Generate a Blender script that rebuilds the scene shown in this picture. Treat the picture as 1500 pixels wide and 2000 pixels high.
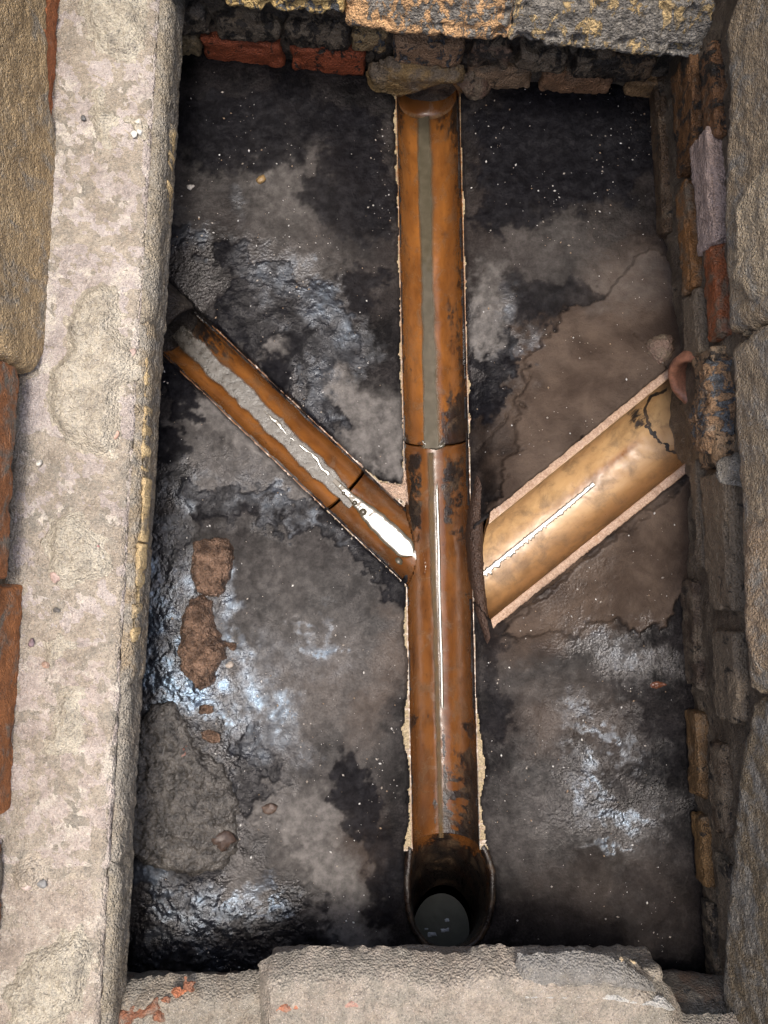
import bpy, math, random
import numpy as np

for o in list(bpy.data.objects):
    bpy.data.objects.remove(o)
scene = bpy.context.scene
COL = scene.collection
random.seed(7)
R = math.radians

# ------------------------------------------------------------------ camera
H = 1.157          # camera height above the chamber floor (m)
F = 1504.0         # focal length in photo pixels (1500 x 2000 photo)
TH = R(4)          # small tilt towards the far end
cam = bpy.data.cameras.new('camera')
cam.sensor_fit = 'VERTICAL'
cam.sensor_height = 24
cam.lens = 24 * F / 2000
cam.clip_start = 0.01
cam.clip_end = 200
camo = bpy.data.objects.new('camera', cam)
camo.location = (0, 0, H)
camo.rotation_euler = (TH, 0, 0)
COL.objects.link(camo)
scene.camera = camo

# ------------------------------------------------------------------ sky, sun, exposure
SUN_X, SUN_Y = R(2.0), R(-2.0)     # lean of the sun from the zenith, east and south
world = bpy.data.worlds.new('World')
scene.world = world
world.use_nodes = True
wn = world.node_tree
bg = wn.nodes['Background']
sky = wn.nodes.new('ShaderNodeTexSky')
sky.sky_type = 'NISHITA'
sky.sun_disc = False
sd = np.array([math.tan(SUN_X), math.tan(SUN_Y), 1.0]); sd /= np.linalg.norm(sd)
sky.sun_elevation = math.asin(sd[2])
sky.sun_rotation = math.atan2(sd[0], sd[1])
sky.air_density = 1.0
sky.dust_density = 6.0
sky.ozone_density = 1.0
wn.links.new(sky.outputs[0], bg.inputs[0])
bg.inputs[1].default_value = 0.15
sun = bpy.data.lights.new('sun', 'SUN')
sun.energy = 1.25
sun.angle = R(17)
sun.color = (1.0, 0.955, 0.895)
suno = bpy.data.objects.new('sun', sun)
COL.objects.link(suno)
import mathutils
suno.rotation_euler = mathutils.Vector(sd).to_track_quat('Z', 'Y').to_euler()
vs = scene.view_settings
vs.view_transform = 'Standard'
vs.look = 'None'
vs.gamma = 1
vs.use_curve_mapping = False
vs.exposure = 1.08
scene.cycles.max_bounces = 6

# ------------------------------------------------------------------ measuring helpers
CT, ST = math.cos(TH), math.sin(TH)

def ray(px, py):
    x = (px - 750) / F
    y = -(py - 1000) / F
    return np.array([x, y * CT + ST, y * ST - CT])

CAM = np.array([0, 0, H])

class Plane:
    """A flat working plane: origin o, axes u (along), v (up or across), normal n."""
    def __init__(s, o, u, v):
        s.o = np.array(o, float); s.u = np.array(u, float) / np.linalg.norm(u)
        s.v = np.array(v, float) / np.linalg.norm(v); s.n = np.cross(s.u, s.v)
    def px(s, px, py):
        d = ray(px, py)
        t = ((s.o - CAM) @ s.n) / (d @ s.n)
        q = CAM + d * t - s.o
        return (q @ s.u, q @ s.v)
    def pt(s, a, b, h=0):
        return s.o + s.u * a + s.v * b + s.n * h
    def shift(s, d):
        return Plane(s.o + s.n * d, s.u, s.v)

def flat(z):
    return Plane((0, 0, z), (1, 0, 0), (0, 1, 0))

def P(px, py, z):
    a, b = flat(z).px(px, py)
    return np.array([a, b, z])

def plan(x, y):
    """floor-plan units used to note where stains and edges lie on the chamber floor"""
    zc = -y * ST - H * CT
    yc = y * CT - H * ST
    return 750 + F * x / (-zc), 1000 - F * yc / (-zc)

def proj(w):
    x, y, z = w[:, 0], w[:, 1], w[:, 2] - H
    yc = y * CT + z * ST; zc = -y * ST + z * CT
    return 750 + F * x / -zc, 1000 - F * yc / -zc

def line_d(X, Y, pts):
    d = np.full(np.shape(X), 1e9)
    for a, b in zip(pts[:-1], pts[1:]):
        a = np.array(a, float); b = np.array(b, float); e = b - a
        q = np.clip(((X - a[0]) * e[0] + (Y - a[1]) * e[1]) / (e @ e), 0, 1)
        d = np.minimum(d, np.hypot(X - a[0] - q * e[0], Y - a[1] - q * e[1]))
    return d

# ------------------------------------------------------------------ noise
def _hash(i, j, k, seed):
    h = (i.astype(np.int64) * 374761393 + j.astype(np.int64) * 668265263 + k.astype(np.int64) * 2147483647 + seed * 974711) & 0xffffffff
    h = ((h ^ (h >> 13)) * 1274126177) & 0xffffffff
    h = ((h ^ (h >> 16)) * 2246822519) & 0xffffffff
    return ((h ^ (h >> 15)) & 0xffff) / 32767.5 - 1

def vnoise(p, seed=0):
    i = np.floor(p); f = p - i
    f = f * f * f * (f * (f * 6 - 15) + 10)
    i = i.astype(np.int64)
    r = 0
    for a in (0, 1):
        wa = f[:, 0] if a else 1 - f[:, 0]
        for b in (0, 1):
            wb = f[:, 1] if b else 1 - f[:, 1]
            for c in (0, 1):
                wc = f[:, 2] if c else 1 - f[:, 2]
                r = r + wa * wb * wc * _hash(i[:, 0] + a, i[:, 1] + b, i[:, 2] + c, seed)
    return r

ROT = np.array([[0.36, 0.48, -0.8], [-0.8, 0.6, 0], [0.48, 0.64, 0.6]])

def fbm(p, freq, octv=4, seed=0, gain=0.5):
    q = np.asarray(p, float) @ ROT * freq + seed * 17.3
    a, s, n = 1, 0, 0
    for o in range(octv):
        s = s + a * vnoise(q, seed + o); n += a
        a *= gain; q = q @ ROT * 2.03 + 5.2
    return s / n * 1.6

def fb2(x, y, freq, octv=4, seed=0, gain=0.5):
    sh = np.shape(x)
    p = np.stack([np.ravel(x), np.ravel(y), np.zeros(np.size(x))], 1)
    return fbm(p, freq, octv, seed, gain).reshape(sh)

def sstep(a, b, x):
    t = np.clip((x - a) / (b - a), 0, 1)
    return t * t * (3 - 2 * t)

def poly_sd(x, y, poly):
    """signed distance, positive inside the polygon"""
    poly = np.asarray(poly, float)
    d = np.full(np.shape(x), 1e9); ins = np.zeros(np.shape(x), bool)
    for i in range(len(poly)):
        a, b = poly[i], poly[(i + 1) % len(poly)]
        e = b - a
        t = np.clip(((x - a[0]) * e[0] + (y - a[1]) * e[1]) / (e @ e + 1e-12), 0, 1)
        d = np.minimum(d, np.hypot(x - a[0] - t * e[0], y - a[1] - t * e[1]))
        cnd = (a[1] > y) != (b[1] > y)
        with np.errstate(divide='ignore', invalid='ignore'):
            xi = a[0] + (y - a[1]) / (b[1] - a[1]) * e[0]
        ins ^= cnd & (x < xi)
    return np.where(ins, d, -d)

# ------------------------------------------------------------------ mesh helpers
def mesh_obj(name, verts, faces, mat, parent=None, attrs=None, smooth=True):
    verts = np.asarray(verts, np.float32)
    me = bpy.data.meshes.new(name)
    if isinstance(faces, np.ndarray):
        k = faces.shape[1]; loops = faces.ravel(); starts = np.arange(len(faces)) * k
    else:
        loops = np.concatenate([np.asarray(f) for f in faces])
        starts = np.concatenate([[0], np.cumsum([len(f) for f in faces])[:-1]])
    me.vertices.add(len(verts)); me.vertices.foreach_set('co', verts.ravel())
    me.loops.add(len(loops)); me.loops.foreach_set('vertex_index', loops.astype(np.int32))
    me.polygons.add(len(starts)); me.polygons.foreach_set('loop_start', starts.astype(np.int32))
    if smooth:
        me.polygons.foreach_set('use_smooth', np.ones(len(starts), bool))
    me.update(calc_edges=True)
    for k, v in (attrs or {}).items():
        v = np.asarray(v, np.float32)
        if v.ndim == 1:
            at = me.attributes.new(k, 'FLOAT', 'POINT'); at.data.foreach_set('value', v)
        else:
            if v.shape[1] == 3:
                v = np.hstack([v, np.ones((len(v), 1), np.float32)])
            at = me.attributes.new(k, 'FLOAT_COLOR', 'POINT'); at.data.foreach_set('color', v.ravel())
    me.materials.append(mat)
    o = bpy.data.objects.new(name, me)
    COL.objects.link(o)
    if parent is not None:
        o.parent = parent
        o.matrix_parent_inverse = parent.matrix_world.inverted() if False else mathutils.Matrix.Translation(parent.location).inverted()
    return o

def gfaces(nu, nv, wrap=False):
    i = np.arange(nu * nv).reshape(nu, nv)
    if wrap:
        i = np.concatenate([i, i[:1]], 0)
    return np.stack([i[:-1, :-1], i[1:, :-1], i[1:, 1:], i[:-1, 1:]], -1).reshape(-1, 4)

def compact(verts, faces, attrs=None):
    used = np.unique(faces); m = np.full(len(verts), -1); m[used] = np.arange(len(used))
    return verts[used], m[faces], {k: np.asarray(v)[used] for k, v in (attrs or {}).items()}

def thing(name, loc, label, cat, group=None):
    o = bpy.data.objects.new(name, None)
    o.empty_display_size = 0.05
    o.location = loc
    COL.objects.link(o)
    return tag(o, label, cat, group)

def tag(o, label, cat, group=None, kind=None):
    o['label'] = label; o['category'] = cat
    if group: o['group'] = group
    if kind: o['kind'] = kind
    return o

def props(o, color=None, soot=0.0, smear=0.0, scale=1.0):
    if color: o.color = (*color, 1)
    o['soot'] = float(soot); o['smear'] = float(smear); o['nscale'] = float(scale)
    return o

def lump(name, pl, poly, height, bevel, mat, parent=None, res=0.003, amp=0.004, freq=60, seed=1, edge=0.004,
         base=None, drop=0.02, shape=None, px=True, octv=5, extra=None, soft=0):
    """A rough mass standing on a working plane inside an outline; ragged edge, rounded shoulder, noisy top."""
    pp = np.array([pl.px(*q) for q in poly]) if px else np.asarray(poly, float)
    lo, hi = pp.min(0) - 0.01, pp.max(0) + 0.01
    nu, nv = int((hi[0] - lo[0]) / res) + 2, int((hi[1] - lo[1]) / res) + 2
    a, b = np.meshgrid(lo[0] + np.arange(nu) * res, lo[1] + np.arange(nv) * res, indexing='ij')
    d = poly_sd(a, b, pp)
    d = d + edge * fb2(a, b, 90, 3, seed + 50) * np.exp(-np.maximum(d, 0) / (edge * 1.5 + 1e-6))
    t = np.clip(d / bevel, 0, 1)
    prof = np.sqrt(1 - (1 - t) ** 2) if soft == 0 else (np.sin(t * math.pi / 2) if soft == 1 else t * t * (3 - 2 * t))
    ga, gb = np.gradient(d, res); gl = np.maximum(np.hypot(ga, gb), 0.5)
    off = np.where(d < 0, np.clip(-d, 0, 3 * res), 0) / gl ** 2
    a = a + ga * off; b = b + gb * off
    w = pl.o + a[..., None] * pl.u + b[..., None] * pl.v
    n = fbm(w.reshape(-1, 3), freq, octv, seed, 0.62).reshape(a.shape)
    n = 0.55 * n + 0.6 * (0.35 - np.abs(fbm(w.reshape(-1, 3), freq * 1.7, 3, seed + 31, .6)).reshape(a.shape))
    hgt = height if shape is None else height * shape(a, b, pp)
    h = hgt * prof + amp * n * sstep(0, 0.5 if soft < 2 else 0.9, t) - drop * (d < 0)
    if base is not None:
        h = h + base(w[..., 0], w[..., 1]) - pl.o[2]
    v = w + h[..., None] * pl.n
    f = gfaces(nu, nv)
    keep = (d.ravel()[f] > 0).any(1)
    at = {'d': d.ravel()}
    if extra: at.update(extra(a, b, d, n))
    vv, ff, at = compact(v.reshape(-1, 3), f[keep], at)
    return mesh_obj(name, vv, ff, mat, parent, at)

def rbox(name, c, ax, size, mat, parent=None, r=0.006, amp=0.002, res=0.005, freq=70, seed=1, chip=0.0):
    """A rounded, chipped, slightly uneven block. ax = (u, v, n) axes, size along each."""
    size = np.array(size, float) / 2
    cells = np.maximum(1, np.round(size * 2 / res).astype(int))
    V, Fc, off = [], [], 0
    for k in range(3):
        i, j = (k + 1) % 3, (k + 2) % 3
        for sgn in (-1, 1):
            a, b = np.meshgrid(np.linspace(-1, 1, cells[i] + 1), np.linspace(-1, 1, cells[j] + 1), indexing='ij')
            q = np.zeros(a.shape + (3,)); q[..., k] = sgn; q[..., i] = a; q[..., j] = b
            f = gfaces(*a.shape)
            if sgn < 0: f = f[:, ::-1]
            V.append(q.reshape(-1, 3)); Fc.append(f + off); off += a.size
    V = np.concatenate(V); Fc = np.concatenate(Fc)
    key = np.round(V, 5) + 0.0
    _, idx, inv = np.unique(key, axis=0, return_index=True, return_inverse=True)
    V = V[idx]; Fc = np.ravel(inv)[Fc]
    p = V * size
    inner = np.clip(p, -(size - r), size - r)
    d = p - inner; L = np.linalg.norm(d, axis=1, keepdims=True)
    nrm = np.where(L > 1e-9, d / np.maximum(L, 1e-9), 0)
    p = inner + nrm * np.minimum(L, r)
    A = np.stack([np.asarray(x, float) for x in ax])
    w = p @ A + np.asarray(c, float)
    n = 0.7 * fbm(w, freq, 5, seed, 0.62) + 0.5 * (0.3 - np.abs(fbm(w, freq * 2, 3, seed + 31)))
    nw = nrm @ A
    disp = amp * n
    if chip:
        edge = ((np.abs(p) > size * 0 + size - 2.2 * r).sum(1) >= 2)
        disp = disp - chip * edge * np.clip(fbm(w, 45, 3, seed + 9) + 0.15, 0, 1)
    w = w + nw * disp[:, None]
    return mesh_obj(name, w, Fc, mat, parent)

# ------------------------------------------------------------------ material helpers
class NT:
    def __init__(s, name):
        s.m = bpy.data.materials.new(name); s.m.use_nodes = True
        s.t = s.m.node_tree; s.b = s.t.nodes['Principled BSDF']
        s.co = s.n('ShaderNodeNewGeometry').outputs['Position']
    def n(s, typ, **kw):
        q = s.t.nodes.new(typ)
        for k, v in kw.items(): setattr(q, k, v)
        return q
    def put(s, sock, v):
        if isinstance(v, bpy.types.NodeSocket): s.t.links.new(v, sock)
        elif isinstance(v, tuple) and len(v) == 3 and sock.type == 'RGBA': sock.default_value = (*v, 1)
        else: sock.default_value = v
    def noise(s, scale, detail=5, rough=0.55, dist=0.0, vec=None, out='Fac'):
        q = s.n('ShaderNodeTexNoise'); s.put(q.inputs['Vector'], vec or s.co)
        s.put(q.inputs['Scale'], scale); s.put(q.inputs['Detail'], detail); s.put(q.inputs['Roughness'], rough); s.put(q.inputs['Distortion'], dist)
        return q.outputs[out]
    def voro(s, scale, feature='F1', vec=None, out='Distance'):
        q = s.n('ShaderNodeTexVoronoi', feature=feature); s.put(q.inputs['Vector'], vec or s.co); s.put(q.inputs['Scale'], scale)
        return q.outputs[out]
    def ramp(s, fac, a, b, lo=0.0, hi=1.0):
        q = s.n('ShaderNodeMapRange'); q.clamp = True; q.interpolation_type = 'SMOOTHSTEP'
        s.put(q.inputs[0], fac); s.put(q.inputs[1], a); s.put(q.inputs[2], b); s.put(q.inputs[3], lo); s.put(q.inputs[4], hi)
        return q.outputs[0]
    def mix(s, fac, a, b, mode='MIX'):
        q = s.n('ShaderNodeMix', data_type='RGBA', blend_type=mode)
        s.put(q.inputs[0], fac); s.put(q.inputs[6], a); s.put(q.inputs[7], b)
        return q.outputs[2]
    def mth(s, op, a, b=0.0, c=0.0):
        q = s.n('ShaderNodeMath', operation=op); s.put(q.inputs[0], a); s.put(q.inputs[1], b); s.put(q.inputs[2], c)
        return q.outputs[0]
    def attr(s, name, kind='GEOMETRY', out='Fac'):
        q = s.n('ShaderNodeAttribute', attribute_type=kind, attribute_name=name)
        return q.outputs[out]
    def sep(s, name):
        q = s.n('ShaderNodeSeparateColor'); s.put(q.inputs[0], s.attr(name, out='Color'))
        return q.outputs[0], q.outputs[1], q.outputs[2]
    def bump(s, h, strength=0.5, dist=0.002, normal=None):
        q = s.n('ShaderNodeBump'); s.put(q.inputs['Height'], h); s.put(q.inputs['Strength'], strength); s.put(q.inputs['Distance'], dist)
        if normal: s.put(q.inputs['Normal'], normal)
        return q.outputs[0]
    def stretch(s, sx, sy, sz, src=None):
        q = s.n('ShaderNodeMapping'); s.put(q.inputs[0], src or s.co); q.inputs[3].default_value = (sx, sy, sz)
        return q.outputs[0]
    def out(s, color, rough, normal=None, spec=0.5, ior=1.5, coat=None):
        s.put(s.b.inputs['Base Color'], color); s.put(s.b.inputs['Roughness'], rough); s.put(s.b.inputs['IOR'], ior)
        s.put(s.b.inputs['Specular IOR Level'], spec)
        if normal: s.put(s.b.inputs['Normal'], normal)
        if coat is not None:
            s.put(s.b.inputs['Coat Weight'], coat); s.put(s.b.inputs['Coat Roughness'], 0.06)
        return s.m

# masonry: brick or mortar body colour from the object, soot skin and mortar smear over it
def masonry(name, pit=1.0, sootcol=(0.035, 0.036, 0.036), smearcol=(0.17, 0.15, 0.12), rough=0.85, speck=0.0):
    t = NT(name)
    oc = t.n('ShaderNodeObjectInfo').outputs['Color']
    soot = t.attr('soot', 'OBJECT'); smear = t.attr('smear', 'OBJECT')
    n1 = t.noise(38, 6, 0.62); n2 = t.noise(150, 5, 0.65); n3 = t.noise(520, 3, 0.6)
    col = t.mix(t.ramp(n1, 0.3, 0.7), t.mix(1.0, oc, (0.62, 0.60, 0.58), 'MULTIPLY'), oc)
    col = t.mix(t.ramp(n2, 0.35, 0.75, 0.0, 0.55), col, t.mix(1.0, oc, (1.35, 1.3, 1.22), 'MULTIPLY'))
    nb = t.noise(9, 4, 0.6)
    col = t.mix(t.ramp(nb, 0.35, 0.68, 0.42, 0.0), col, t.mix(1.0, col, (0.68, 0.66, 0.64), 'MULTIPLY'))
    sm = t.noise(26, 7, 0.66, 0.4)
    thr = t.mth('SUBTRACT', 0.78, t.mth('MULTIPLY', smear, 0.55))
    smm = t.ramp(t.mth('SUBTRACT', sm, thr), -0.09, 0.10)
    smc = t.mix(t.ramp(n2, 0.3, 0.7), smearcol, tuple(c * 1.5 for c in smearcol))
    col = t.mix(smm, col, smc)
    so = t.noise(55, 8, 0.7, 0.6, vec=t.stretch(1, 1, 0.7))
    thr2 = t.mth('SUBTRACT', 0.80, t.mth('MULTIPLY', soot, 0.6))
    som = t.ramp(t.mth('SUBTRACT', so, thr2), -0.015, 0.03)
    soc = t.mix(t.ramp(n2, 0.35, 0.72), sootcol, tuple(c * 3.4 for c in sootcol))
    col = t.mix(som, col, soc)
    col = t.mix(t.ramp(n3, 0.30, 0.50, 0.45, 0.0), col, tuple(c * 0.30 for c in smearcol))
    if speck:
        vd = t.voro(260)
        col = t.mix(t.ramp(vd, 0.10, 0.17, speck, 0.0), col, (0.62, 0.57, 0.52))
        vd2 = t.voro(190, vec=t.stretch(1.1, 1, 1.2))
        col = t.mix(t.ramp(vd2, 0.08, 0.16, speck * 0.8, 0.0), col, (0.07, 0.06, 0.055))
    h = t.mth('ADD', t.mth('MULTIPLY', n2, 0.7), t.mth('MULTIPLY', n3, 0.35))
    h = t.mth('ADD', h, t.mth('MULTIPLY', som, -0.25))
    h = t.mth('ADD', h, t.mth('MULTIPLY', t.voro(330), -0.45))
    nr = t.bump(h, min(1.0, 1.0 * pit), 0.005 * max(1.0, pit))
    rg = t.ramp(n1, 0.3, 0.7, rough - 0.12, rough)
    return t.out(col, rg, nr, 0.35)

M_brick = masonry('brick_weathered', 0.9)
M_flake = masonry('brick_sooted_flaking', 1.1, sootcol=(0.045, 0.047, 0.048), rough=0.6)
M_slab = masonry('sooted_render_slab', 1.1, sootcol=(0.105, 0.096, 0.082), rough=0.7)
M_dark = masonry('brick_damp_dark', 0.8, sootcol=(0.016, 0.013, 0.010), smearcol=(0.125, 0.097, 0.066), rough=0.6)
M_mortar = masonry('mortar_rough', 1.3, smearcol=(0.22, 0.20, 0.165), speck=0.75)
M_pink = masonry('brick_bed_pink', 1.1, smearcol=(0.44, 0.40, 0.335), speck=0.85)
M_smooth = masonry('brick_clean_face', 0.25, smearcol=(0.24, 0.19, 0.12), rough=0.6)

def mat_floor():
    t = NT('benching_wet_concrete')
    r, g, b = t.sep('mask'); wet = t.attr('wet')
    n1 = t.noise(16, 7, 0.62, 0.3); n2 = t.noise(75, 6, 0.66); n3 = t.noise(330, 4, 0.6)
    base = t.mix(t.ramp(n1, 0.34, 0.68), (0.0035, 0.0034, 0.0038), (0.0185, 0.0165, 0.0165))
    base = t.mix(t.ramp(n2, 0.52, 0.74, 0, 0.4), base, (0.043, 0.039, 0.037))
    gran = t.ramp(n3, 0.36, 0.64)
    base = t.mix(t.mth('MULTIPLY', gran, 0.55), t.mix(1.0, base, (0.55, 0.55, 0.56), 'MULTIPLY'), t.mix(1.0, base, (1.9, 1.85, 1.8), 'MULTIPLY'))
    gc = t.mix(t.ramp(n2, 0.3, 0.7), (0.070, 0.065, 0.061), (0.138, 0.128, 0.119))
    bc = t.mix(t.ramp(n1, 0.3, 0.7), (0.036, 0.025, 0.019), (0.085, 0.062, 0.047))
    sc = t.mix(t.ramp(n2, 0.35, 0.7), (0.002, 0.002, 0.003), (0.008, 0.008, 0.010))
    col = t.mix(b, base, bc)
    col = t.mix(g, col, gc)
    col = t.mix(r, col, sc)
    blue_sheen = t.attr('blue_sheen')
    col = t.mix(t.mth('MULTIPLY', blue_sheen, 0.7), col, (0.016, 0.019, 0.026))  # blue of the sky's sheen mixed into the base colour
    h = t.mth('ADD', t.mth('MULTIPLY', n2, 0.7), t.mth('MULTIPLY', n3, 0.6))
    h = t.mth('ADD', h, t.mth('MULTIPLY', t.voro(230), t.ramp(wet, 0.3, 0.9, -0.1, -0.45)))
    blue_sheen = t.attr('blue_sheen')
    nr = t.bump(h, t.mth('SUBTRACT', t.ramp(wet, 0.0, 1.0, 0.42, 0.52), t.mth('MULTIPLY', blue_sheen, 0.27)), 0.005)
    rg = t.ramp(t.mth('ADD', wet, t.ramp(n2, 0.3, 0.7, -0.25, 0.25)), 0.0, 0.9, 0.60, 0.10)
    t.put(t.b.inputs['Specular Tint'], t.mix(blue_sheen, (1.0, 0.97, 0.95), (0.55, 0.76, 1.0)))  # wet gloss tinted blue to stand in for reflected sky
    rg = t.mth('MAXIMUM', rg, t.mth('MULTIPLY', blue_sheen, 0.26))
    sp = t.mth('ADD', t.ramp(wet, 0.25, 0.95, 0.04, 0.60), t.mth('MULTIPLY', blue_sheen, 0.95))
    return t.out(col, rg, nr, sp, 1.5)
M_floor = mat_floor()

def mat_glaze(name, light, dark, rough=0.12, rim=((0.15, 0.115, 0.06), (0.36, 0.28, 0.16))):
    t = NT(name)
    r, g, b = t.sep('mask')     # r black deposit plus shade painted at edges and in depth, g unglazed body, b paler glaze
    uv = t.attr('uvw', out='Vector')
    n1 = t.noise(1.0, 6, 0.6, 0.3, vec=t.stretch(7, 26, 1, uv)); n2 = t.noise(1.0, 6, 0.65, 0.2, vec=t.stretch(90, 120, 1, uv))
    n3 = t.noise(420, 3, 0.6)
    col = t.mix(t.ramp(n1, 0.28, 0.70), tuple(a * .7 + b * .3 for a, b in zip(dark, light)), light)
    col = t.mix(t.ramp(n2, 0.55, 0.75, 0, 0.6), col, tuple(c * 0.6 for c in dark))
    col = t.mix(b, col, t.mix(t.ramp(n1, 0.3, 0.7), (0.33, 0.195, 0.085), (0.41, 0.265, 0.125)))
    dm = t.ramp(t.mth('ADD', r, t.mth('MULTIPLY', t.mth('SUBTRACT', n2, 0.5), 1.1)), 0.40, 0.66)
    col = t.mix(dm, col, (0.010, 0.008, 0.007))
    col = t.mix(t.ramp(t.noise(26, 6, 0.65), 0.42, 0.75, 0.0, 0.5), col, tuple(c * 0.55 for c in dark))
    scum = t.ramp(t.noise(34, 7, 0.68, 0.5), 0.46, 0.70, 0.0, 0.55)
    col = t.mix(scum, col, t.mix(t.ramp(n3, 0.35, 0.65), (0.055, 0.034, 0.018), (0.12, 0.075, 0.040)))
    gm = t.mth('MULTIPLY', g, t.ramp(n2, 0.36, 0.50, 0.30, 1.0))
    col = t.mix(gm, col, t.mix(t.ramp(n3, 0.35, 0.7), *rim))
    rg = t.mth('ADD', t.mth('MULTIPLY', gm, 0.45), t.mth('ADD', t.ramp(n2, 0.3, 0.75, rough, rough + 0.14), t.mth('ADD', t.mth('MULTIPLY', dm, 0.15), t.mth('MULTIPLY', scum, 0.40))))
    nr = t.bump(t.mth('ADD', n2, t.mth('MULTIPLY', n3, 0.3)), t.mth('ADD', 0.08, t.mth('MULTIPLY', t.mth('MAXIMUM', dm, gm), 0.6)), 0.003)
    return t.out(col, rg, nr, 0.5, 1.5)
M_glaze = mat_glaze('salt_glazed_clay', (0.215, 0.083, 0.019), (0.075, 0.025, 0.007))
M_glaze2 = mat_glaze('brown_glazed_clay', (0.150, 0.058, 0.015), (0.045, 0.015, 0.006), 0.09)
M_glaze3 = mat_glaze('tan_glazed_clay', (0.24, 0.105, 0.032), (0.10, 0.042, 0.015), 0.27, ((0.26, 0.17, 0.115), (0.44, 0.315, 0.23)))

def mat_water(name, c1, c2, rough=0.04):
    t = NT(name)
    n1 = t.noise(60, 5, 0.6); n2 = t.noise(240, 3, 0.5)
    return t.out(t.mix(t.ramp(n1, 0.35, 0.7), c1, c2), rough, t.bump(n2, 0.015, 0.001), 0.9, 1.333)
M_water = mat_water('murky_water', (0.050, 0.044, 0.030), (0.070, 0.060, 0.042))
M_stream = mat_water('shallow_olive_stream', (0.060, 0.052, 0.034), (0.085, 0.073, 0.050), 0.10)
M_stream.node_tree.nodes['Principled BSDF'].inputs['Specular IOR Level'].default_value = 0.35
def thin_edges(m, full):
    nt = m.node_tree; b = nt.nodes['Principled BSDF']
    a = nt.nodes.new('ShaderNodeAttribute'); a.attribute_name = 'edge'
    r_ = nt.nodes.new('ShaderNodeMapRange'); r_.interpolation_type = 'SMOOTHSTEP'
    r_.inputs[2].default_value = full; r_.inputs[4].default_value = 0.93
    nt.links.new(a.outputs['Fac'], r_.inputs[0]); nt.links.new(r_.outputs[0], b.inputs['Alpha'])
thin_edges(M_stream, 0.55)
M_film = mat_water('thin_brown_water', (0.085, 0.052, 0.022), (0.060, 0.045, 0.028))
M_film.node_tree.nodes['Principled BSDF'].inputs['Specular IOR Level'].default_value = 0.12
thin_edges(M_film, 0.8)
M_trap = mat_water('deep_grey_water', (0.065, 0.068, 0.058), (0.075, 0.078, 0.066), 0.12)

def mat_silt():
    t = NT('wet_grey_silt')
    n2 = t.noise(120, 6, 0.65); n3 = t.noise(500, 3)
    col = t.mix(t.ramp(n2, 0.35, 0.68), (0.030, 0.026, 0.020), (0.072, 0.063, 0.051))
    return t.out(col, t.ramp(n2, 0.3, 0.7, 0.18, 0.38), t.bump(t.mth('ADD', n2, t.mth('MULTIPLY', n3, 0.4)), 0.22, 0.003), 0.5, 1.36)
M_silt = mat_silt()
thin_edges(M_silt, 0.3)

def mat_mud(name, c1, c2, rough=0.35):
    t = NT(name)
    n1 = t.noise(60, 6, 0.65, 0.4); n2 = t.noise(260, 4, 0.6)
    col = t.mix(t.ramp(n1, 0.32, 0.7), c1, c2)
    return t.out(col, t.ramp(n2, 0.3, 0.7, rough - 0.15, rough + 0.2), t.bump(t.mth('ADD', n1, t.mth('ADD', n2, t.mth('MULTIPLY', t.voro(240), -0.6))), 1.0, 0.006), 0.5, 1.4)
M_mud = mat_mud('wet_brown_mud', (0.040, 0.024, 0.016), (0.23, 0.145, 0.098), 0.24)
M_sludge = mat_mud('wet_grey_sludge', (0.022, 0.020, 0.018), (0.085, 0.077, 0.068), 0.22)
M_soil = mat_mud('trodden_soil', (0.07, 0.05, 0.03), (0.16, 0.12, 0.08), 0.85)

def mat_obj(name, rough, bump=0.4):
    t = NT(name)
    oc = t.n('ShaderNodeObjectInfo').outputs['Color']
    n = t.noise(180, 5, 0.6)
    return t.out(t.mix(t.ramp(n, 0.3, 0.7), t.mix(1.0, oc, (0.55, 0.55, 0.55), 'MULTIPLY'), oc), rough, t.bump(n, bump, 0.002), 0.5)
M_stone = mat_obj('pebble_stone', 0.5)
M_wetdark = mat_obj('wet_dark_clay', 0.3)

def mat_grit():
    t = NT('pale_grit')
    c = t.attr('mask', out='Color')
    return t.out(c, 0.3, None, 0.5)
M_grit = mat_grit()

# ================================================================== SETTING
# ground sheet round the chamber, reaching the horizon, with the chamber opening left out
def ground():
    xs = [-60, -0.62, 0.66, 60]; ys = [-60, -0.80, 1.02, 60]
    v = [(x, y, 0.60) for x in xs for y in ys]
    f = []
    for i in range(3):
        for j in range(3):
            if (i, j) != (1, 1):
                f.append([i * 4 + j, (i + 1) * 4 + j, (i + 1) * 4 + j + 1, i * 4 + j + 1])
    o = mesh_obj('ground', v, np.array(f), M_soil, smooth=False)
    o['kind'] = 'structure'; o['label'] = 'bare trodden soil around the opened chamber'
ground()

# ------------------------------------------------------------------ drain lines (floor plan)
MA, MB_ = P(836, 185, 0)[:2], P(871.5, 1657, 0)[:2]     # main channel centre line
MR = 0.0490
mu = (MB_ - MA) / np.linalg.norm(MB_ - MA); mn = np.array([-mu[1], mu[0]])   # mn points east
ML = np.linalg.norm(MB_ - MA)
mj = (P(855, 857, 0)[:2] - MA) @ mu                       # joint between upper and lower section
ZR = -0.004
LA, LB = P(318, 618, 0)[:2], P(822, 1095, 0)[:2]          # left branch centre line
lu = (LB - LA) / np.linalg.norm(LB - LA); ln = np.array([-lu[1], lu[0]])
LL = np.linalg.norm(LB - LA); LR = 0.0415
RZ = 0.050
RA, RB = P(1335, 811, RZ)[:2], P(945, 1130, RZ)[:2]       # right branch centre line
ru = (RB - RA) / np.linalg.norm(RB - RA); rn = np.array([-ru[1], ru[0]])
RL = np.linalg.norm(RB - RA); RR = 0.0550

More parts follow.
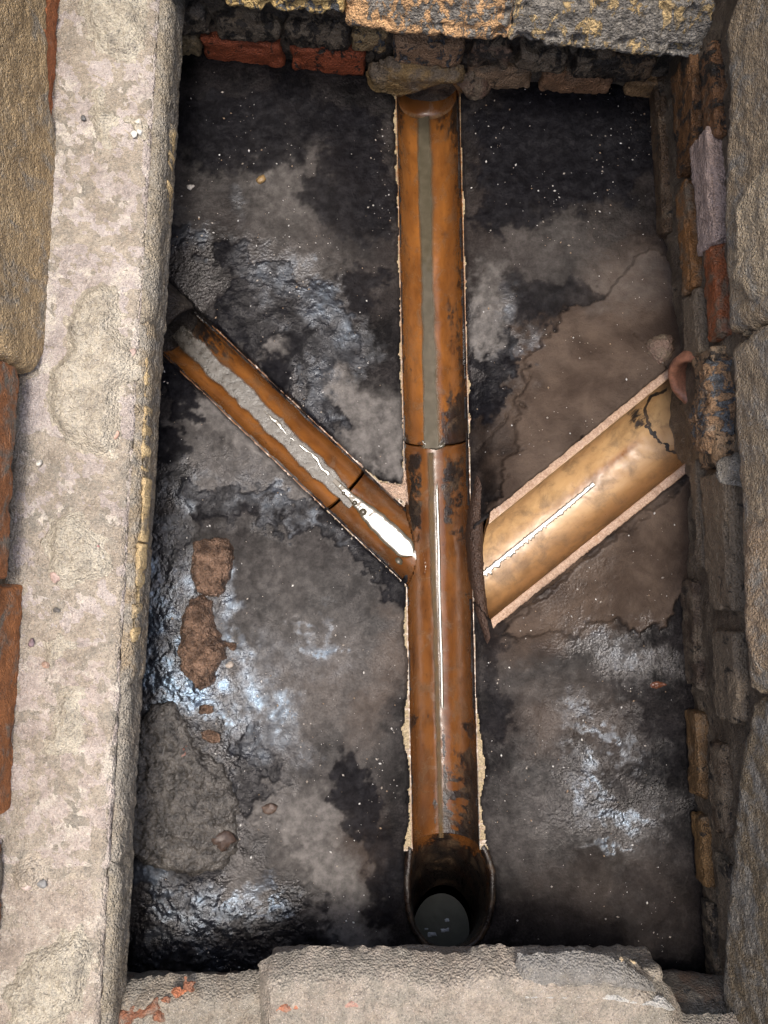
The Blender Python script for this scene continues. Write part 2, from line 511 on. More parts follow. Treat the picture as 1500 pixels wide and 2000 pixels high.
def main_st(x, y):
    return (x - MA[0]) * mu[0] + (y - MA[1]) * mu[1], (x - MA[0]) * mn[0] + (y - MA[1]) * mn[1]
def left_st(x, y):
    return (x - LA[0]) * lu[0] + (y - LA[1]) * lu[1], (x - LA[0]) * ln[0] + (y - LA[1]) * ln[1]
def right_st(x, y):
    return (x - RA[0]) * ru[0] + (y - RA[1]) * ru[1], (x - RA[0]) * rn[0] + (y - RA[1]) * rn[1]

OUT_POLY = np.array([P(*q, 0)[:2] for q in [(800, 1655), (800, 1720), (802, 1775), (812, 1815), (835, 1845), (865, 1862), (900, 1858), (930, 1838), (950, 1805), (958, 1760), (958, 1705), (946, 1668), (940, 1655)]])
TRI = np.array([P(*q, 0)[:2] for q in [(700, 905), (742, 938), (785, 945), (796, 900), (800, 985), (760, 968)]])

# ------------------------------------------------------------------ benching floor
def floor_shape(x, y, fine=True):
    """height of the benching (no fine relief unless asked)"""
    s, t = main_st(x, y)
    z = 0.002 + 0.055 * np.clip(np.abs(t) - 0.05, 0, 1)
    rs, rt = right_st(x, y)
    dx = np.maximum(np.abs(rt) - 0.068, 0); ds = np.maximum(rs - (RL - 0.03), 0)
    dd = np.hypot(dx, ds)
    zh = RZ + 0.004 - 0.32 * dd - 0.02 * sstep(0, 0.10, ds)
    kk = 0.010
    z = kk * np.logaddexp(z / kk, zh / kk)
    # shoulder beside the main channel never overhangs it
    near = sstep(0.050, 0.085, np.abs(t))
    z = ZR + 0.004 + (z - ZR - 0.004) * np.where(t > 0, near, 1)
    if fine:
        z = z + 0.004 * fb2(x, y, 9, 3, 3) * sstep(0.05, 0.09, np.abs(t))
    return z

PATCH = dict(  # first list: wet areas where a blue sky sheen is tinted in
    blue_sheen=[(560, 560, 60, 40, 50, .4), (600, 640, 60, 40, 60, .4), (300, 1250, 50, 120, 0, .9), (380, 1330, 80, 60, 0, .9), (430, 1200, 40, 90, 0, .5), (500, 1380, 60, 60, 0, .7), (400, 1780, 110, 40, 0, .6), (320, 1180, 60, 110, 0, .7), (315, 1330, 65, 75, 0, .95), (300, 1400, 40, 60, 0, .8), (385, 1370, 70, 30, 20, .8), (470, 1330, 70, 70, 0, .5), (460, 1440, 60, 60, 60, .45), (600, 590, 55, 30, 50, .45), (660, 640, 50, 28, 60, .35), (500, 1720, 55, 16, 130, .6), (520, 1770, 40, 14, 130, .6), (300, 1790, 40, 25, 0, .4), (560, 1300, 90, 60, 0, .22),
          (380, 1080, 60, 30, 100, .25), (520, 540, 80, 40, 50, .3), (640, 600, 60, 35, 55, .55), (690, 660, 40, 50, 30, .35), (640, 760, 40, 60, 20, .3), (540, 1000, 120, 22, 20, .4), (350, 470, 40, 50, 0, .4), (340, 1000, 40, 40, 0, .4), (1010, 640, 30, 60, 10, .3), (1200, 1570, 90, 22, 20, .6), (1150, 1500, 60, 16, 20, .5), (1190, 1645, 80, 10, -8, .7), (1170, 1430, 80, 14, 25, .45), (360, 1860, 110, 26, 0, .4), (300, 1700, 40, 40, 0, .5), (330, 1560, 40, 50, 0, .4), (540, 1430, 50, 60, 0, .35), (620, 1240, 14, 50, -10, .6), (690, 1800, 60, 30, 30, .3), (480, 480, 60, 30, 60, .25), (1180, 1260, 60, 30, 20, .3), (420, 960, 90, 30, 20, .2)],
    sludge=[(620, 640, 95, 70, 55, 1.0), (640, 770, 60, 45, 80, 1.0), (520, 560, 80, 45, 40, .9), (470, 520, 60, 40, 20, .8), (700, 560, 50, 35, 60, .6), (345, 760, 70, 34, 60, .9), (350, 480, 60, 30, 80, .7),  # black sludge; far-end blobs also paint in shade below the overhang
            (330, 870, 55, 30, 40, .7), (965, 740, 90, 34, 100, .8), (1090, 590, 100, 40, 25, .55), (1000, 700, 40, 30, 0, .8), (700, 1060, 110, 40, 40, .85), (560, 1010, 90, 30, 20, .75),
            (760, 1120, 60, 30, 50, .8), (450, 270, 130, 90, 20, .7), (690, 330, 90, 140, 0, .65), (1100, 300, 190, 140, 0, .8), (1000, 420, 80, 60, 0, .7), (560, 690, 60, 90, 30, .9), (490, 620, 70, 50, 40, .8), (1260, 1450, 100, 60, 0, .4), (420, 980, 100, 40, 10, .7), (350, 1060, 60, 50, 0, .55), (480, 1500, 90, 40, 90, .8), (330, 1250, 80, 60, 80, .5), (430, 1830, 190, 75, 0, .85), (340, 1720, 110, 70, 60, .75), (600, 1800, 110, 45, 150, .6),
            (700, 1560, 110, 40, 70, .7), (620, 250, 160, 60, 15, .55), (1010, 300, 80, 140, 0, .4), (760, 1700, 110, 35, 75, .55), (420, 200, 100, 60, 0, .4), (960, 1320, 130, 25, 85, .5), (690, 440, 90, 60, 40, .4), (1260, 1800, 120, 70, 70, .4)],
    grey=[(620, 1150, 190, 130, 30, .26), (580, 1330, 170, 190, 0, .27), (640, 1480, 120, 160, 0, .26), (640, 1000, 60, 40, 40, .4), (450, 900, 140, 60, 40, .4), (580, 420, 170, 90, 40, .30), (400, 330, 90, 120, 0, .18), (1080, 500, 120, 70, 0, .24), (1060, 1330, 130, 60, 10, .22), (1150, 1700, 160, 120, 0, .14), (735, 830, 78, 58, 65, 1.0), (760, 900, 50, 30, 70, 1.0), (690, 770, 50, 40, 50, .8), (480, 870, 110, 40, 42, .8), (410, 810, 50, 36, 40, .7), (560, 960, 70, 26, 42, .6), (600, 1590, 95, 62, 20, .9), (650, 1720, 110, 55, 55, 1.0), (700, 1800, 70, 40, 50, .8),
          (962, 640, 75, 30, 85, .85), (965, 560, 45, 30, 80, .6), (560, 360, 120, 60, 60, .5), (1200, 560, 130, 60, 0, .28), (430, 740, 50, 22, 45, .5), (540, 700, 40, 34, 60, .8), (600, 540, 60, 30, 60, .45), (640, 1230, 120, 60, 60, .40), (560, 1130, 90, 60, 0, .35), (600, 1400, 70, 60, 0, .35), (480, 760, 40, 25, 45, .4),
          (340, 430, 60, 30, 90, .35), (1010, 1600, 70, 120, 0, .22), (1180, 1270, 90, 40, 15, .3), (480, 1700, 60, 36, 60, .5), (600, 1660, 60, 60, 0, .5)],
    brown=[(1130, 760, 190, 90, 140, 1.0), (1080, 690, 70, 60, 0, .9), (1230, 560, 110, 80, 0, .7), (1250, 640, 80, 60, 0, .75), (1140, 1160, 180, 70, 145, 1.0), (1240, 1060, 110, 70, 120, 1.0), (1050, 1220, 90, 36, 10, .9), (1030, 860, 110, 40, 130, .9), (740, 1330, 45, 120, 20, .6), (760, 1240, 26, 60, 0, .5), (640, 1330, 60, 90, 20, .35),
           (1120, 1400, 120, 60, 20, .3), (1060, 1420, 60, 60, 0, .4), (1180, 1750, 160, 90, 0, .25), (860, 430, 400, 160, 0, .12), (700, 1650, 60, 90, 0, .35)],
    wet=[(330, 1200, 110, 240, 0, .7), (430, 1330, 110, 90, 0, .7), (420, 1560, 120, 190, 0, .7), (420, 1800, 220, 120, 0, .75), (560, 600, 170, 110, 50, .6), (640, 760, 80, 70, 0, .6), (480, 960, 200, 70, 20, .55), (1180, 1270, 130, 60, 15, .75), (1180, 1560, 150, 100, 20, .65), (1190, 1420, 120, 40, 15, .5), (1060, 1500, 80, 160, 0, .35),
         (1100, 1150, 120, 60, 145, .4), (960, 700, 70, 110, 0, .5), (600, 320, 280, 150, 0, .25), (1100, 330, 170, 160, 0, .25), (620, 1300, 170, 200, 0, .4), (700, 1050, 120, 60, 40, .6), (360, 560, 60, 120, 0, .6)])

def blob_mask(key, X, Y, wx, wy):
    m = np.zeros_like(X)
    for (cx, cy, a, b, ang, k) in PATCH[key]:
        c, s = math.cos(R(ang)), math.sin(R(ang))
        dx, dy = X + wx - cx, Y + wy - cy
        q = np.hypot((dx * c + dy * s) / a, (-dx * s + dy * c) / b)
        m = np.maximum(m, k * (0.45 * sstep(1.5, 0.55, q) + 0.55 * sstep(1.15, 0.85, q)) if key == 'sludge' else k * sstep(1.55, 0.45, q))
    return m

FX0, FY0, FRES = -0.47, -0.66, 0.0018

def chamber_floor():
    nx, ny = int(0.94 / FRES), int(1.50 / FRES)
    x, y = np.meshgrid(FX0 + np.arange(nx) * FRES, FY0 + np.arange(ny) * FRES, indexing='ij')
    X, Y = plan(x, y)
    w1 = fb2(x, y, 14, 5, 11, 0.6); w2 = fb2(x, y, 14, 5, 12, 0.6); w3 = fb2(x, y, 70, 4, 13, .6); w4 = fb2(x, y, 70, 4, 14, .6)
    wx = 42 * w1 + 22 * w3; wy = 42 * w2 + 22 * w4
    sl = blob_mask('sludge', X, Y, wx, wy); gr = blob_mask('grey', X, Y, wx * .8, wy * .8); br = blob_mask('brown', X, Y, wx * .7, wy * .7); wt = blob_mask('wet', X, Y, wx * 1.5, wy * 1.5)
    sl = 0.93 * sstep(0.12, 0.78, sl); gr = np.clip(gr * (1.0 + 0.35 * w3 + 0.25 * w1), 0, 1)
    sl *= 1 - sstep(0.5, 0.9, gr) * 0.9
    # relief
    z = floor_shape(x, y)
    fine = fb2(x, y, 60, 5, 21, 0.6); med = fb2(x, y, 26, 4, 22)
    grain = fb2(x, y, 210, 3, 27, .6)
    rough = 0.35 + 0.45 * sstep(620, 300, X) * sstep(880, 1150, Y) + 0.12 * sl
    rough = rough * (1 - 0.65 * sstep(0.4, 0.9, gr)) * (1 - 0.45 * sstep(0.5, 1, br))
    s, t = main_st(x, y); ls, lt = left_st(x, y); rs, rt = right_st(x, y)
    soft = sstep(0.050, 0.075, np.abs(t))
    z = z + (0.0015 * fine + 0.0010 * grain + 0.0024 * med * soft) * rough + sstep(0.5, 0.9, sl) * (0.0014 + 0.0006 * fine) + 0.0016 * sstep(.5, .8, gr)
    # broken render flap below the right branch, and the torn edge north of it
    flap = poly_sd(X + 0.35 * wx, Y + 0.35 * wy, [(960, 1235), (1340, 920), (1330, 1150), (1300, 1215), (1240, 1240), (1200, 1205), (1140, 1215), (1120, 1255), (1060, 1235), (1000, 1245)])
    z = z + 0.007 * sstep(-1, 5, flap)
    br = np.maximum(br, sstep(-1, 6, flap) * 0.95); sl = sl * (1 - sstep(-1, 6, flap) * .9)
    flap2 = poly_sd(X + 0.5 * wx, Y + 0.5 * wy, [(940, 1000), (985, 880), (1020, 770), (1040, 660), (1150, 610), (1260, 500), (1330, 540), (1330, 740), (945, 1010)])
    z = z + 0.008 * sstep(-1, 5, flap2)
    br = np.maximum(br, sstep(-1, 6, flap2) * 0.85); sl = sl * (1 - sstep(-1, 6, flap2) * .7)
    # crack above the right socket
    for pts in ([(1222, 668), (1252, 700), (1268, 722), (1276, 742)], [(930, 880), (980, 830), (1015, 770), (1032, 742)]):
        d = np.full_like(X, 1e9)
        for a, b in zip(pts[:-1], pts[1:]):
            a = np.array(a, float); b = np.array(b, float); e = b - a
            q = np.clip(((X - a[0]) * e[0] + (Y - a[1]) * e[1]) / (e @ e), 0, 1)
            d = np.minimum(d, np.hypot(X + 4 * w3 - a[0] - q * e[0], Y + 4 * w4 - a[1] - q * e[1]))
        z = z - 0.007 * sstep(3.2, 0.8, d)
    # trowel rings in the south-east quarter
    rr = np.hypot((X - 1180) / 1.15, Y - 1430)
    z = z + 0.0007 * np.sin(rr / 9.0) * sstep(240, 120, rr) * (fine > -.2)
    # openings for the channels
    edge = 0.0050 * fb2(x, y, 30, 5, 31, .65) + 0.002 * w3
    rimw = 0.0006 + 0.0016 * (t < 0) + 0.002 * sstep(1380, 1480, Y) * (t > 0) + 0.001 * sstep(1330, 1480, Y)
    big = 0.006 * np.exp(-((Y - 1500) / 70) ** 2) * (t > 0) + 0.008 * np.exp(-((Y - 1640) / 25) ** 2) + 0.008 * np.exp(-((Y - 1420) / 40) ** 2) * (t < 0)
    hm = np.where((s > -0.06) & (s < ML + 0.002), MR + np.maximum(rimw + big + edge * 0.9, 0.0008) - np.abs(t), -1)
    hl = np.where((ls > -0.1) & (ls < LL), LR + 0.0015 - np.abs(lt) + edge * 0.35, -1)
    hr = np.where((rs > -0.05) & (rs < RL + 0.03), RR + 0.0118 - np.abs(rt) + edge * .35, -1)
    ho = poly_sd(x, y, OUT_POLY) + 0.008
    tri = poly_sd(x, y, TRI)
    hole = np.maximum.reduce([hm, hl, hr, ho, np.where(tri > 0, tri, -1)])
    inh = hole > 0
    z = np.where(inh, np.minimum(z, ZR) - 0.012, z - 0.003 * sstep(-0.006, 0, hole))
    zr = np.where(inh & (hr > 0) & (hm <= 0) & (ho <= 0), np.maximum(z, RZ - 0.03), z)
    z = zr
    v = np.stack([x, y, z], -1).reshape(-1, 3)
    f = gfaces(nx, ny)
    deep = (hole > 1.6 * FRES).ravel()
    keep = ~(deep[f].all(1))
    wet = np.clip(0.28 + wt * 0.70 - 0.22 * sl - 0.25 * gr, 0, 1)
    at = {'mask': np.stack([sl, gr, br], -1).reshape(-1, 3), 'wet': wet.ravel(), 'blue_sheen': np.clip(blob_mask('blue_sheen', X, Y, wx * 1.3, wy * 1.3) * (0.85 + 0.8 * fb2(x, y, 40, 4, 83, .6)), 0, 1).ravel()}
    vv, ff, at = compact(v, f[keep], at)
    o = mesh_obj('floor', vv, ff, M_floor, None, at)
    o['kind'] = 'structure'; o['label'] = 'dark wet concrete benching around the drain channels'
    return x, y, z, inh
FXg, FYg, FZg, FH = chamber_floor()

def floor_z(x, y):
    i = np.clip(((np.asarray(x) - FX0) / FRES).astype(int), 0, FZg.shape[0] - 1)
    j = np.clip(((np.asarray(y) - FY0) / FRES).astype(int), 0, FZg.shape[1] - 1)
    return FZg[i, j]

# ------------------------------------------------------------------ half-round channels
def channel(name, A, u, n, s0, s1, rad, depth, zr, thick, mat, parent, slope=0.0, clip=None, maskf=None, ns=None, s0f=None, s1f=None, na=48, seed=1, lip=0.0):
    """half pipe along u from s0 to s1: inside skin, flat rim, outside skin and end faces in one body"""
    ns = ns or max(8, int((s1 - s0) / 0.0025))
    ph = np.linspace(-math.pi / 2, math.pi / 2, na)
    ti = rad * np.sin(ph); zi = -depth * np.cos(ph) ** 0.85
    to = (rad + thick) * np.sin(ph)[::-1]; zo = (-(depth + thick) * np.cos(ph) ** 0.85)[::-1]
    # rim gets intermediate points
    k = 5
    rim1 = np.linspace(rad, rad + thick, k + 2)[1:-1]; rim2 = np.linspace(-rad - thick, -rad, k + 2)[1:-1]
    T = np.concatenate([ti, rim1, to, rim2]); Z = np.concatenate([zi, np.zeros(k), zo, np.zeros(k)])
    part = np.concatenate([np.zeros(na), np.ones(k), np.full(na, 2), np.ones(k)])
    m = len(T)
    S, I = np.meshgrid(np.linspace(0, 1, ns), np.arange(m), indexing='ij')
    a0 = np.full(m, s0) if s0f is None else s0f(T)
    a1 = np.full(m, s1) if s1f is None else s1f(T)
    s = a0[I] + (a1 - a0)[I] * S
    t = T[I]; z = zr + Z[I] - slope * (s - s0)
    x = A[0] + u[0] * s + n[0] * t; y = A[1] + u[1] * s + n[1] * t
    w = np.stack([x, y, z], -1).reshape(-1, 3)
    nz = fbm(w, 45, 3, seed); nf = fbm(w, 160, 3, seed + 3)
    pr = part[I].ravel()
    w[:, 2] += 0.0004 * nz + np.where(pr == 1, 0.0006 * nf, 0)
    f = gfaces(ns, m)
    i = np.arange(ns * m).reshape(ns, m)
    wrapf = np.stack([i[:-1, -1], i[1:, -1], i[1:, 0], i[:-1, 0]], -1)
    f = np.concatenate([f, wrapf])
    # end faces between inner and outer skin
    ends = []
    for row in (0, ns - 1):
        inner = i[row, :na]; outer = i[row, na + k:2 * na + k][::-1]
        e = np.stack([inner[:-1], inner[1:], outer[1:], outer[:-1]], -1)
        ends.append(e if row else e[:, ::-1])
    f = np.concatenate([f] + ends)
    mk = np.zeros((len(w), 3))
    mk[:, 1] = np.where(pr == 1, 1.0, 0)
    if maskf is not None: maskf(mk, s.ravel(), t.ravel() / rad, w, pr)
    at = {'mask': mk, 'uvw': np.stack([s.ravel(), np.arcsin(np.clip(t.ravel() / rad, -1, 1)) * rad, np.zeros(len(w))], -1)}
    if clip is not None:
        bad = clip(w[:, 0], w[:, 1], w[:, 2])
        f = f[~bad[f].any(1)]
        keepv = np.unique(f)
        w, f, at = compact(w, f, at)
    isr = (pr[keepv] == 1) if clip is not None else (pr == 1)
    rf = isr[f].any(1)
    v1, f1, a1_ = compact(w, f[rf], at); mesh_obj('rim', v1, f1, mat, parent, a1_)
    v2, f2, a2_ = compact(w, f[~rf], at)
    return mesh_obj(name, v2, f2, mat, parent, a2_)

MD, LD = 0.072, 0.056          # depths of main and branch channel below their rims
def in_left(x, y, z):
    s, t = left_st(x, y)
    inside = (np.abs(t) < LR) & (s > LL - 0.30) & (s < LL + 0.03)
    bed = ZR - LD * np.sqrt(np.clip(1 - (t / LR) ** 2, 0, 1)) ** 0.85
    return inside & (z > bed + 0.0012)
def in_main(x, y, z):
    s, t = main_st(x, y)
    bed = ZR - MD * np.sqrt(np.clip(1 - (t / MR) ** 2, 0, 1)) ** 0.85
    return (np.abs(t) < MR) & (z > bed + 0.0012)

def mask_upper(mk, s, t, w, pr):
    g = np.exp(-((s - (mj - 0.02)) / 0.045) ** 2) * 0.55 * (t > 0.25) + np.exp(-((s - mj) / 0.012) ** 2) * .5
    g += 0.30 * np.exp(-((t - 0.62) / 0.12) ** 2) * (s > 0.15)
    n5 = fbm(w * np.array([1, .35, 1]), 60, 4, 97)
    g += 0.32 * sstep(0.62, 0.98, np.abs(t)) + 0.22 * n5 + 0.10  # first term paints shade onto the steep channel sides
    mk[:, 0] = np.where(pr == 0, g + 0.25 * sstep(0.12, 0.0, s), 0)
def mask_lower(mk, s, t, w, pr):
    q = s - mj
    side = np.exp(-((t + 0.62) / 0.26) ** 4) * sstep(0.0, 0.02, q) * sstep(0.19, 0.10, q + 0.02 * t) + np.exp(-((t - 0.55) / 0.33) ** 4) * sstep(0.0, 0.03, q) * sstep(0.20, 0.12, q)
    side *= 0.62 + 0.45 * fbm(w, 30, 4, 91)
    n5 = fbm(w, 40, 4, 95); X, Y = proj(w)
    side += 0.50 * sstep(0.46, 0.56, q) * (t > 0.08) * sstep(-0.5, 0.4, fbm(w * np.array([.4, 1.6, 1]), 60, 3, 96)) + 0.42 * np.exp(-(line_d(X, Y, [(850, 1370), (850, 1660)]) / 4.5) ** 2) + 0.5 * np.exp(-(line_d(X, Y, [(866, 1380), (868, 1660)]) / 4.0) ** 2)
    side += 0.32 * sstep(0.62, 0.98, np.abs(t)) + 0.22 * n5  # first term: sides darkened towards the rims as painted shade
    side += 0.5 * np.exp(-((q - 0.43) / 0.012) ** 2) * (t < -0.3) + 0.30 * sstep(0.42, 0.50, q) * (t > 0.1) + 0.35 * np.exp(-((q - 0.44) / .015) ** 2) * (t > .5)
    mk[:, 0] = np.where(pr == 0, side, 0)

main_up = thing('drain_channel', (*MA, ZR), 'orange glazed clay half-round channel entering under the far wall', 'drain channel', 'clay drain channels')
channel('channel_bed', MA, mu, mn, -0.03, mj - 0.0012, MR, MD - 0.004, ZR, 0.016, M_glaze, main_up, maskf=mask_upper, seed=4)
junc = thing('drain_junction', (*(MA + mu * mj), ZR), 'brown glazed clay channel junction with a side arm on its left', 'drain channel', 'clay drain channels')
channel('channel_bed', MA, mu, mn, mj + 0.0012, ML + 0.004, MR, MD, ZR, 0.016, M_glaze2, junc, maskf=mask_lower, clip=in_left, seed=5)
LJ = (P(668, 962, 0)[:2] - LA) @ lu
channel('side_arm', LA, lu, ln, LJ + 0.0015, LL + 0.02, LR, LD, ZR, 0.012, M_glaze2, junc, clip=in_main, seed=6, s0f=None)
# unglazed crotch between arm and channel
cro = lump('crotch', flat(ZR - 0.004), [(702, 905), (742, 940), (782, 946), (792, 905), (799, 985), (765, 972)], 0.006, 0.004, M_mortar, junc, res=0.0015, amp=0.001, freq=200, edge=.001)
props(cro, (0.50, 0.36, 0.27))
def mask_left(mk, s, t, w, pr):
    mk[:, 0] = np.where(pr == 0, 0.55 * sstep(0.30, 0.02, s) * (t < 0.9) * (t > -1) * sstep(-0.1, 0.5, t) + 0.2 * sstep(0.12, 0.0, s) + 0.3 * sstep(.82, 1, np.abs(t)), 0)  # last term is shade painted along both edges
    mk[:, 1] *= 0.15
lbr = thing('drain_channel', (*LA, ZR), 'orange clay branch channel holding grey silt, coming from the left ledge', 'drain channel', 'clay drain channels')
channel('channel_bed', LA, lu, ln, -0.05, LJ - 0.0035, LR, LD - 0.001, ZR, 0.010, M_glaze, lbr, maskf=mask_left, seed=7)

# right branch: set higher, its end cut along the main channel
rslope = 0.075
def right_end(T):
    # along-length where the end meets a line just east of the main channel rim
    T = np.asarray(T, float)
    p = RA[None] + rn[None] * T[:, None]
    t0 = (p - MA) @ mn; k = ru @ mn
    tgt = MR + 0.017 + 0.006 * (T / RR) ** 2
    return (tgt - t0) / k
def mask_right(mk, s, t, w, pr):
    mk[:, 2] = np.where(pr == 0, sstep(-0.95, -0.3, -t * 0.8 + 0.1) * 0.95, 0)
    mk[:, 2] = np.where(pr == 0, np.clip(1.0 - 1.0 * np.exp(-((t + 0.13) / 0.11) ** 2) * sstep(0.32, 0.10, s) * sstep(0.03, 0.08, s) - 0.85 * sstep(0.30, 0.95, t) - 0.25 * sstep(.5, 1, -t), 0, 1), 0)
    mk[:, 0] = np.where(pr == 0, 0.20 * sstep(0.55, 1.0, t) + 0.32 * np.exp(-((s - 0.05) / .02) ** 2) * (t < -.4), 0)
    X, Y = proj(w)
    jit = fbm(w, 120, 3, 66) * 4
    dc = line_d(X + jit, Y - jit, [(1300, 762), (1270, 775), (1260, 800), (1262, 825), (1275, 848), (1300, 872), (1330, 892), (1352, 905)])
    mk[:, 0] += np.where(pr < 2, 1.3 * sstep(3.6, 1.4, dc), 0)
    mk[:, 0] += np.where(pr == 0, 0.40 * sstep(40, 5, np.hypot(X - 1252, Y - 815)), 0)
    mk[:, 1] = np.where(pr == 1, 1.0, 0)
rbr = thing('drain_channel', (*RA, RZ), 'tan clay branch channel with pale rims, raised beside the right wall', 'drain channel', 'clay drain channels')
channel('channel_bed', RA, ru, rn, -0.03, RL, RR, 0.050, RZ + 0.004, 0.0125, M_glaze3, rbr, maskf=mask_right, slope=rslope, s1f=right_end, seed=8, na=110, ns=330)
dab = lump('mortar_dab', flat(RZ - 0.012), [(1258, 690), (1262, 668), (1285, 655), (1308, 662), (1312, 690), (1300, 715), (1275, 725)], 0.03, 0.016, M_dark, rbr, res=0.002, amp=.004, freq=80, seed=19)
props(dab, (.19, .13, .10), .1, .5)
lip = lump('lip', flat(0.0), [(930, 925), (917, 985), (914, 1060), (919, 1130), (930, 1200), (950, 1262), (962, 1244), (952, 1190), (945, 1120), (943, 1060), (944, 1010), (950, 950)], 0.016, 0.012, M_dark, rbr, res=0.0016, amp=0.002, freq=60, edge=0.001, drop=0.05)
props(lip, (0.050, 0.028, 0.019), 0.2, 0.0)

# ------------------------------------------------------------------ pipes in the walls
def tube(name, c, ax, r0, r1, length, mat, parent, seed=1, squash=1.0, up=(0, 0, 1)):
    ax = np.array(ax, float) / np.linalg.norm(ax); e1 = np.cross(ax, up); e1 /= np.linalg.norm(e1); e2 = np.cross(e1, ax)
    prof = [(r0, length), (r0, length * .5), (r0, length * .2), (r0, 0.004), (r0 + 0.003, 0), ((r0 + r1) / 2, -0.0015), (r1 - 0.003, 0), (r1, 0.004), (r1, length * .2), (r1, length * .5), (r1, length)]
    na = 72; a = np.linspace(0, 2 * math.pi, na, endpoint=False)
    v = np.array([[np.asarray(c) + e1 * math.cos(q) * rr + e2 * math.sin(q) * rr * squash + ax * l for (rr, l) in prof] for q in a])
    w = v.reshape(-1, 3); w = w + fbm(w, 60, 3, seed)[:, None] * 0.0008
    k = len(prof)
    mk = np.zeros((len(w), 3)); idx = np.tile(np.arange(k), na)
    mk[:, 1] = np.isin(idx, (4, 5, 6)) * 0.35
    at = {'mask': mk, 'uvw': np.stack([np.tile([q[1] for q in prof], na), np.repeat(a * r0, k), np.zeros(len(w))], -1)}
    return mesh_obj(name, w, gfaces(na, k, True), mat, parent, at)

top_pipe = thing('inlet_pipe', (*(MA - mu * 0.02), ZR), 'orange clay pipe mouth under the far wall, above the main channel', 'pipe', 'clay inlet pipes')
tube('socket', np.array([*(MA - mu * 0.004), -0.016]), (-mu[0], -mu[1], 0.0), 0.048, 0.062, 0.30, M_glaze, top_pipe, 3)
left_pipe = thing('inlet_pipe', (*(LA - lu * 0.01), ZR), 'blackened pipe mouth half hidden under the left ledge', 'pipe', 'clay inlet pipes')
o = tube('socket', np.array([*(LA + lu * 0.028), -0.010]), (-lu[0], -lu[1], 0.02), 0.040, 0.052, 0.30, M_dark, left_pipe, 4); props(o, (0.030, 0.025, 0.022), 0.4, 0.0)
right_pipe = thing('inlet_pipe', (*RA, RZ), 'terracotta pipe socket poking through the right brick wall', 'pipe', 'clay inlet pipes')
rp = P(1358, 752, 0.100)
o = tube('socket', rp + np.array([-ru[0], -ru[1], 0.0]) * 0.0, (-ru[0], -ru[1], -0.30), 0.034, 0.047, 0.25, M_stone, right_pipe, 5); props(o, (0.30, 0.135, 0.08))

